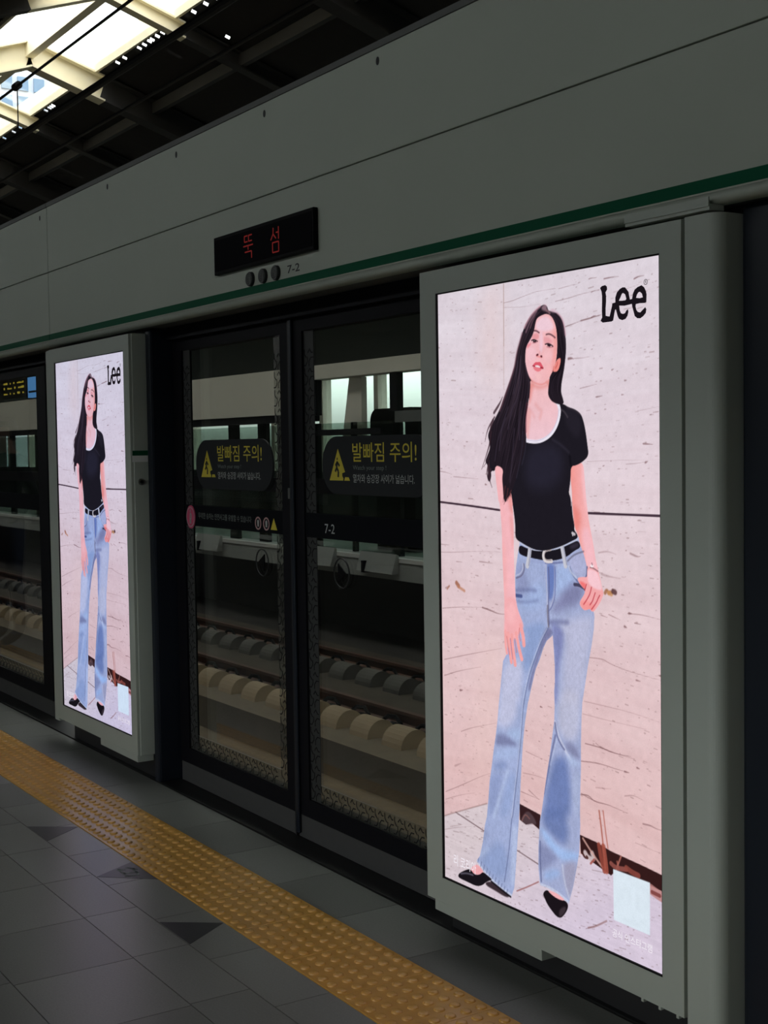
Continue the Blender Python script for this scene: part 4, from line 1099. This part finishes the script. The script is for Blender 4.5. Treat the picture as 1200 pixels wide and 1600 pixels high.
MB().frame(2.262, 2.335, 1.424, 1.452, 2.2645, 2.3325, 1.427, 1.4515, -5.6086, -5.6078)
def xdisc(b, yc, zc, r, xa, xb, n=24):
    return b.prism([(yc+r*math.cos(2*PI*i/n), zc+r*math.sin(2*PI*i/n)) for i in range(n)], xa, xb, 'x')
MB().box(-6.744, -6.680, 2.264, 2.351, .10, 1.985, .006).build('side_column', M['cabinet'], C2)
k = xdisc(MB(), 2.302, 1.336, .0145, -5.611, -5.604).build('key_lock', M['steel'], C2)
xdisc(MB(), 2.302, 1.336, .0075, -5.6045, -5.6032).build('keyhole', M['black'], k)

# ------------------------------------------------------------------ tracks
struct(MB().box(-46, 3, 2.64, 6.27, -1.75, -1.60).build('track_floor', M['concrete']))
struct(MB().box(-46, 3, 6.27, 9.45, -1.75, -1.25).build('trackbed', M['concrete_dark']))
struct(MB().box(-46, 3, 6.25, 6.98, -1.25, -1.247).build('trackbed_ledge', M['concrete']))
struct(MB().box(-46, 3, 9.45, 10.7, -1.75, -1.30).build('track_drain', M['ballast']))
for yy, lab in ((7.05, 'rusty brown running rail nearer the double doors'), (8.56, 'rusty brown running rail on the further side of the track')):
    r = [(-.063, 0), (.063, 0), (.063, .012), (.012, .03), (.012, .10), (.034, .112), (.034, .14), (-.034, .14), (-.034, .112), (-.012, .10), (-.012, .03), (-.063, .012)]
    o = MB().prism([(yy+a, -1.20+b_) for a, b_ in r], -44, 2, 'x').build('running_rail', M['rust']); tag(o, lab, 'rail', 'running rails')
    struct(MB().box(-44, 2, yy-.16, yy+.16, -1.25, -1.2005).build('rail_plinth', M['ballast']))

M['block_grey'] = mat('grey_sleeper_concrete', (100, 97, 90), .85, var=.15, scale=9, bump=.2, bscale=60)
def sleeper(x, y, lab, grp, m):
    e = empty('sleeper_block', (x, y, -1.247)); tag(e, lab, 'sleeper block', grp)
    pts = [(y+.16*math.cos(math.radians(a)), -1.247+.17*math.sin(math.radians(a))) for a in range(0, 181, 15)]
    MB().prism(pts, x-.165, x+.165, 'x').build('block', m, e, False)
    b = MB().box(x-.07, x+.07, y+.165, y+.275, -1.247, -1.16, .01); b.tube([(x-.16, y+.23, -1.15), (x-.05, y+.21, -1.10), (x+.05, y+.24, -1.10), (x+.16, y+.22, -1.15)], .02, 6)
    b.build('rail_clip', M['black'], e)
    return e
first = {}
for row, (yy, st, ph, lab, grp) in enumerate(((6.70, .575, -11.37, 'half round concrete sleeper block in the row nearer the doors', 'near row of sleeper blocks'), (8.16, .60, -13.1, 'half round grey sleeper block in the further row by the far rail', 'far row of sleeper blocks'))):
    x = ph+6*st
    f = sleeper(x, yy, lab, grp, M['block_grey'] if row else M['block'])
    for k in range(1, 30): copy_tree(f, (-k*st, 0, 0))

# ------------------------------------------------------------------ opposite platform
struct(MB().box(-46, 3, 9.68, 14, -.29, -.004).build('far_platform', M['fascia']))
struct(MB().box(-46, 3, 10.7, 10.9, -1.75, -.29).build('far_platform_wall', M['backwall']))
o = MB().box(-46, 3, 9.665, 9.74, -.05, .004).build('far_edge_strip', M['farwhite']); tag(o, 'pale edge strip along the opposite platform, seen through the doors', 'edge strip')
hb = empty('far_header', (-24, 9.82, 1.98)); tag(hb, 'pale header band of the opposite platform doors, seen through the glass', 'header panel')
MB().box(-46, -17.55, 9.8, 10.1, 1.985, 2.67).build('fascia_panel', M['farclad'], hb)
MB().box(-17.55, 3, 9.8, 10.1, 2.47, 2.67).build('fascia_panel', M['farclad'], hb)
MB().box(-46, -17.55, 9.84, 10.05, 1.868, 1.985).build('transom', M['frame'], hb)
MB().box(-17.55, -15.55, 9.86, 9.895, 1.65, 1.735).build('transom', M['frame'], hb)
MB().box(-15.2, 3, 9.86, 9.895, 1.80, 1.95).build('transom', M['soffit'], hb)
px_posts = [(-20.22, .30), (-19.16, .30), (-18.6, .10), (-17.5, .24), (-15.26, .16), (-16.4, .07), (-13.3, .2), (-22.0, .2), (-23.6, .2), (-27.6, .2), (-30.2, .45), (-32.2, .3), (-34, .2), (-11.5, .2), (-25.4, .2)]
for i, (x, w) in enumerate(px_posts):
    o = MB().box(x-w/2, x+w/2, 9.915, 9.98, -.004, 1.83 if x > -17.6 else 1.865).build('far_door_post', M['frame'])
    tag(o, 'dark post of the opposite platform doors, seen through the glass', 'door post', 'opposite platform door posts')
o = MB().prism([(-16.95, 1.0), (-16.27, 1.0), (-16.27, 2.465), (-16.60, 2.465)], 10.0, 10.09, 'y').build('leaning_panel', M['farclad']); tag(o, 'pale leaning upright behind the right glass door, on the far side', 'upright')
for x in (-17.45, -15.26, -13.3): MB().box(x-.09, x+.09, 9.88, 9.98, 1.95, 2.47).build('upper_post', M['frame'], hb)
o = MB().box(-46, 3, 9.90, 9.912, .02, 1.825).build('far_glazing', M['farpane']); tag(o, 'green tinted glass screen of the opposite platform', 'glass screen')
o = MB().box(-46, 3, 9.84, 9.897, .80, 1.02).build('far_rail', M['frame']); tag(o, 'dark horizontal band across the opposite glass screen', 'rail')
for i, x in enumerate((-21.8, -20.6, -16.9, -15.3, -13.7)):
    e = empty('trackside_box', (x, 9.60, -.09)); tag(e, 'pale sloping cover lying along the opposite platform edge', 'cover', 'sloping covers on the far edge')
    MB().prism([(9.55, -.20), (9.662, -.20), (9.662, .045), (9.63, .06)], x-.45, x+.45, 'x').build('cover', M['fascia'], e)
    MB().box(x-.3, x-.24, 9.54, 9.66, -.22, -.06).build('bracket', M['frame'], e)
# kiosk with rounded window
kx = -16.07
e = empty('kiosk', (kx, 10.6, 0)); tag(e, 'black rounded kiosk frame on the opposite platform behind the right door', 'kiosk')
b = MB()
pts = rrect(kx-.62, kx+.62, 1.20, 2.02, .18); ins = rrect(kx-.32, kx+.30, 1.58, 1.84, .05)
bm = b.bm
ov = [[bm.verts.new((p[0], yy, p[1])) for p in pts] for yy in (10.4, 10.6)]; iv = [[bm.verts.new((p[0], yy, p[1])) for p in ins] for yy in (10.4, 10.6)]
n = len(pts)
for i in range(n):
    j = (i+1) % n
    bm.faces.new((ov[0][i], ov[0][j], iv[0][j], iv[0][i])); bm.faces.new((ov[1][j], ov[1][i], iv[1][i], iv[1][j]))
    bm.faces.new((ov[0][j], ov[0][i], ov[1][i], ov[1][j])); bm.faces.new((iv[0][i], iv[0][j], iv[1][j], iv[1][i]))
b.build('rounded_frame', M['frame'], e)
MB().box(kx-.5, kx+.5, 10.42, 10.58, -.004, 1.22).build('base', M['frame'], e)
# rear wall of the opposite platform with windows
struct(MB().box(-46, 3, 13.4, 13.7, -.3, 1.0).build('wall_far', M['farwall']))
struct(MB().box(-46, 3, 13.4, 13.7, 2.95, 4.6).build('wall_far_upper', M['farwall']))
for i in range(24): struct(MB().box(-46+2.05*i, -45.85+2.05*i, 13.42, 13.62, 1.0, 2.95).build('mullion', M['farclad']))
struct(MB().box(-46, 3, 13.5, 13.512, 1.0, 2.95).build('window_2', M['farpane']))
# solid stand-ins for sign reflections in the glass, hung above the opposite platform
e = empty('reflected_led_sign', (-35.2, 11, 2.9)); tag(e, 'black hanging sign with rows of yellow lettering, standing in for a reflection in the far left glass', 'sign')
MB().box(-36.4, -34.3, 11, 11.2, 2.88, 3.38).build('casing', M['black'], e)
b = MB(); r = random.Random(3)
for zz in (3.27, 3.14, 3.0):
    x = -36.2
    while x < -34.5:
        w = r.uniform(.03, .10); b.box(x, x+w, 10.985, 10.995, zz, zz+r.uniform(.03, .06)); x += w+r.choice((.03, .05, .05, .25))
b.build('lettering', glow('amber_led', (190, 170, 60), .8), e)
MB().box(-35.4, -35.36, 11.05, 11.1, 3.38, 5.36).build('hanger', M['frame'], e)
e = empty('reflected_blue_sign', (-33.7, 11, 2.85)); tag(e, 'light blue hanging sign with a curved corner, standing in for a reflection in the far left glass', 'sign')
MB().prism([(-34.2, 2.86), (-33.25, 2.86), (-33.22, 3.1), (-33.35, 3.3), (-33.7, 3.38), (-34.2, 3.38)], 11, 11.12, 'y').build('sign_face', glow('blue_lit_face', (96, 158, 222), .8), e)
MB().box(-34.1, -33.4, 10.985, 10.998, 2.98, 3.03).build('sign_lettering', M['dark_print'], e)
MB().box(-33.8, -33.76, 11.03, 11.08, 3.38, 5.36).build('hanger', M['frame'], e)

# ------------------------------------------------------------------ buildings beyond the skylight
e = empty('distant_building', (-72, 24, -8)); tag(e, 'pale blue tower block seen through the skylight', 'building')
MB().box(-76, -70, 17, 24.2, -8, 21.2).build('tower', M['building'], e)
b = MB()
for i in range(8):
    for j in range(14): b.box(-70.05, -69.9, 17.3+i*.85, 17.85+i*.85, 7.2+j*1.0, 7.9+j*1.0)
b.build('windows', M['building_glass'], e)

# ------------------------------------------------------------------ waiting passenger, seen only as a reflection in the furthest door
def passenger(px, py, turn):
    J = {}          # joints: name -> (position, radius x, radius y); facing +Y
    def j(n, x, y, z, rx, ry=None): J[n] = ((x, y, z), rx, ry or rx)
    j('pelvis', 0, 0, .94, .155, .115); j('waist', 0, .005, 1.08, .135, .10); j('chest', 0, .0, 1.27, .165, .115); j('collar', 0, -.01, 1.42, .10, .085)
    j('neck', 0, .0, 1.50, .055); j('skull', 0, .02, 1.58, .078, .088); j('crown', 0, .015, 1.68, .072, .085)
    for s, n in ((-1, 'l'), (1, 'r')):
        j(n+'shoulder', s*.17, -.01, 1.40, .062); j(n+'elbow', s*.255, -.06, 1.13, .048); j(n+'wrist', s*.205, .085, .985, .040); j(n+'pocket', s*.15, .12, .955, .045)
        j(n+'hip', s*.085, 0, .86, .090); j(n+'knee', s*.095, .02, .50, .060); j(n+'calf', s*.098, -.01, .33, .058); j(n+'ankle', s*.10, -.015, .095, .045)
        j(n+'ball', s*.115, .11, .04, .038, .045); j(n+'toe', s*.12, .17, .033, .030, .036)
    E_ = [('pelvis', 'waist'), ('waist', 'chest'), ('chest', 'collar'), ('collar', 'neck'), ('neck', 'skull'), ('skull', 'crown')]
    for n in 'lr':
        E_ += [('collar', n+'shoulder'), (n+'shoulder', n+'elbow'), (n+'elbow', n+'wrist'), (n+'wrist', n+'pocket'), ('pelvis', n+'hip'), (n+'hip', n+'knee'), (n+'knee', n+'calf'), (n+'calf', n+'ankle'), (n+'ankle', n+'ball'), (n+'ball', n+'toe')]
    names = list(J); ix = {n: i for i, n in enumerate(names)}
    me = bpy.data.meshes.new('body'); me.from_pydata([J[n][0] for n in names], [(ix[a], ix[b]) for a, b in E_], [])
    o = bpy.data.objects.new('body_tmp', me); COL.objects.link(o)
    o.modifiers.new('skin', 'SKIN'); o.modifiers.new('sub', 'SUBSURF').levels = 2
    if me.skin_vertices:
        for i, n in enumerate(names):
            sv = me.skin_vertices[0].data[i]; sv.radius = (J[n][1], J[n][2]); sv.use_root = (n == 'pelvis')
    body = bpy.data.meshes.new_from_object(o.evaluated_get(bpy.context.evaluated_depsgraph_get()))
    bpy.data.objects.remove(o)
    body.materials.clear()
    for m in (mat('dark_jacket', (36, 40, 48), .8), mat('blue_jeans', (52, 66, 92), .85), mat('skin_tone', (206, 164, 142), .55), mat('dark_shoes', (26, 25, 26), .6)): body.materials.append(m)
    for p in body.polygons:
        z = p.center.z; p.use_smooth = True
        p.material_index = 3 if z < .085 else 1 if z < .93 else 2 if z > 1.465 else 0
    root = empty('person', (0, 0, 0)); tag(root, 'person in dark jacket and blue jeans, hands in pockets, reflected in the furthest glass door', 'person')
    body.name = 'body'; link('body', body, root)
    b = MB(); bmesh.ops.create_uvsphere(b.bm, u_segments=20, v_segments=14, radius=1)
    for v in b.bm.verts: v.co = Vector((v.co.x*.094, .0+v.co.y*.104-(.012 if v.co.z < .2 else 0), 1.645+v.co.z*.108))
    bmesh.ops.delete(b.bm, geom=[v for v in b.bm.verts if v.co.y > .045 and v.co.z < 1.70], context='VERTS')
    b.build('hair', mat('black_hair', (20, 18, 18), .5), root, True)
    for s in (-1, 1):
        e = MB(); bmesh.ops.create_uvsphere(e.bm, u_segments=10, v_segments=8, radius=.011, matrix=Matrix.Translation((s*.032, .102, 1.625)))
        e.build('eye', M['black'], root, True)
    nb = MB(); nb.tube([(0, .098, 1.63), (0, .118, 1.597), (0, .105, 1.590)], [.008, .013, .010], 8); nb.build('nose', body.materials[2], root, True)
    mb = MB(); mb.tube([(-.024, .099, 1.562), (0, .107, 1.561), (.024, .099, 1.562)], [.003, .006, .003], 6); mb.build('mouth', mat('lips', (160, 96, 92), .5), root, True)
    WLOC[root.as_pointer()] = Vector((0, 0, 0))
    root.location = (px, py, 0); root.rotation_euler = (0, 0, turn)
    return root
passenger(-10.36, 1.76, math.radians(-20))
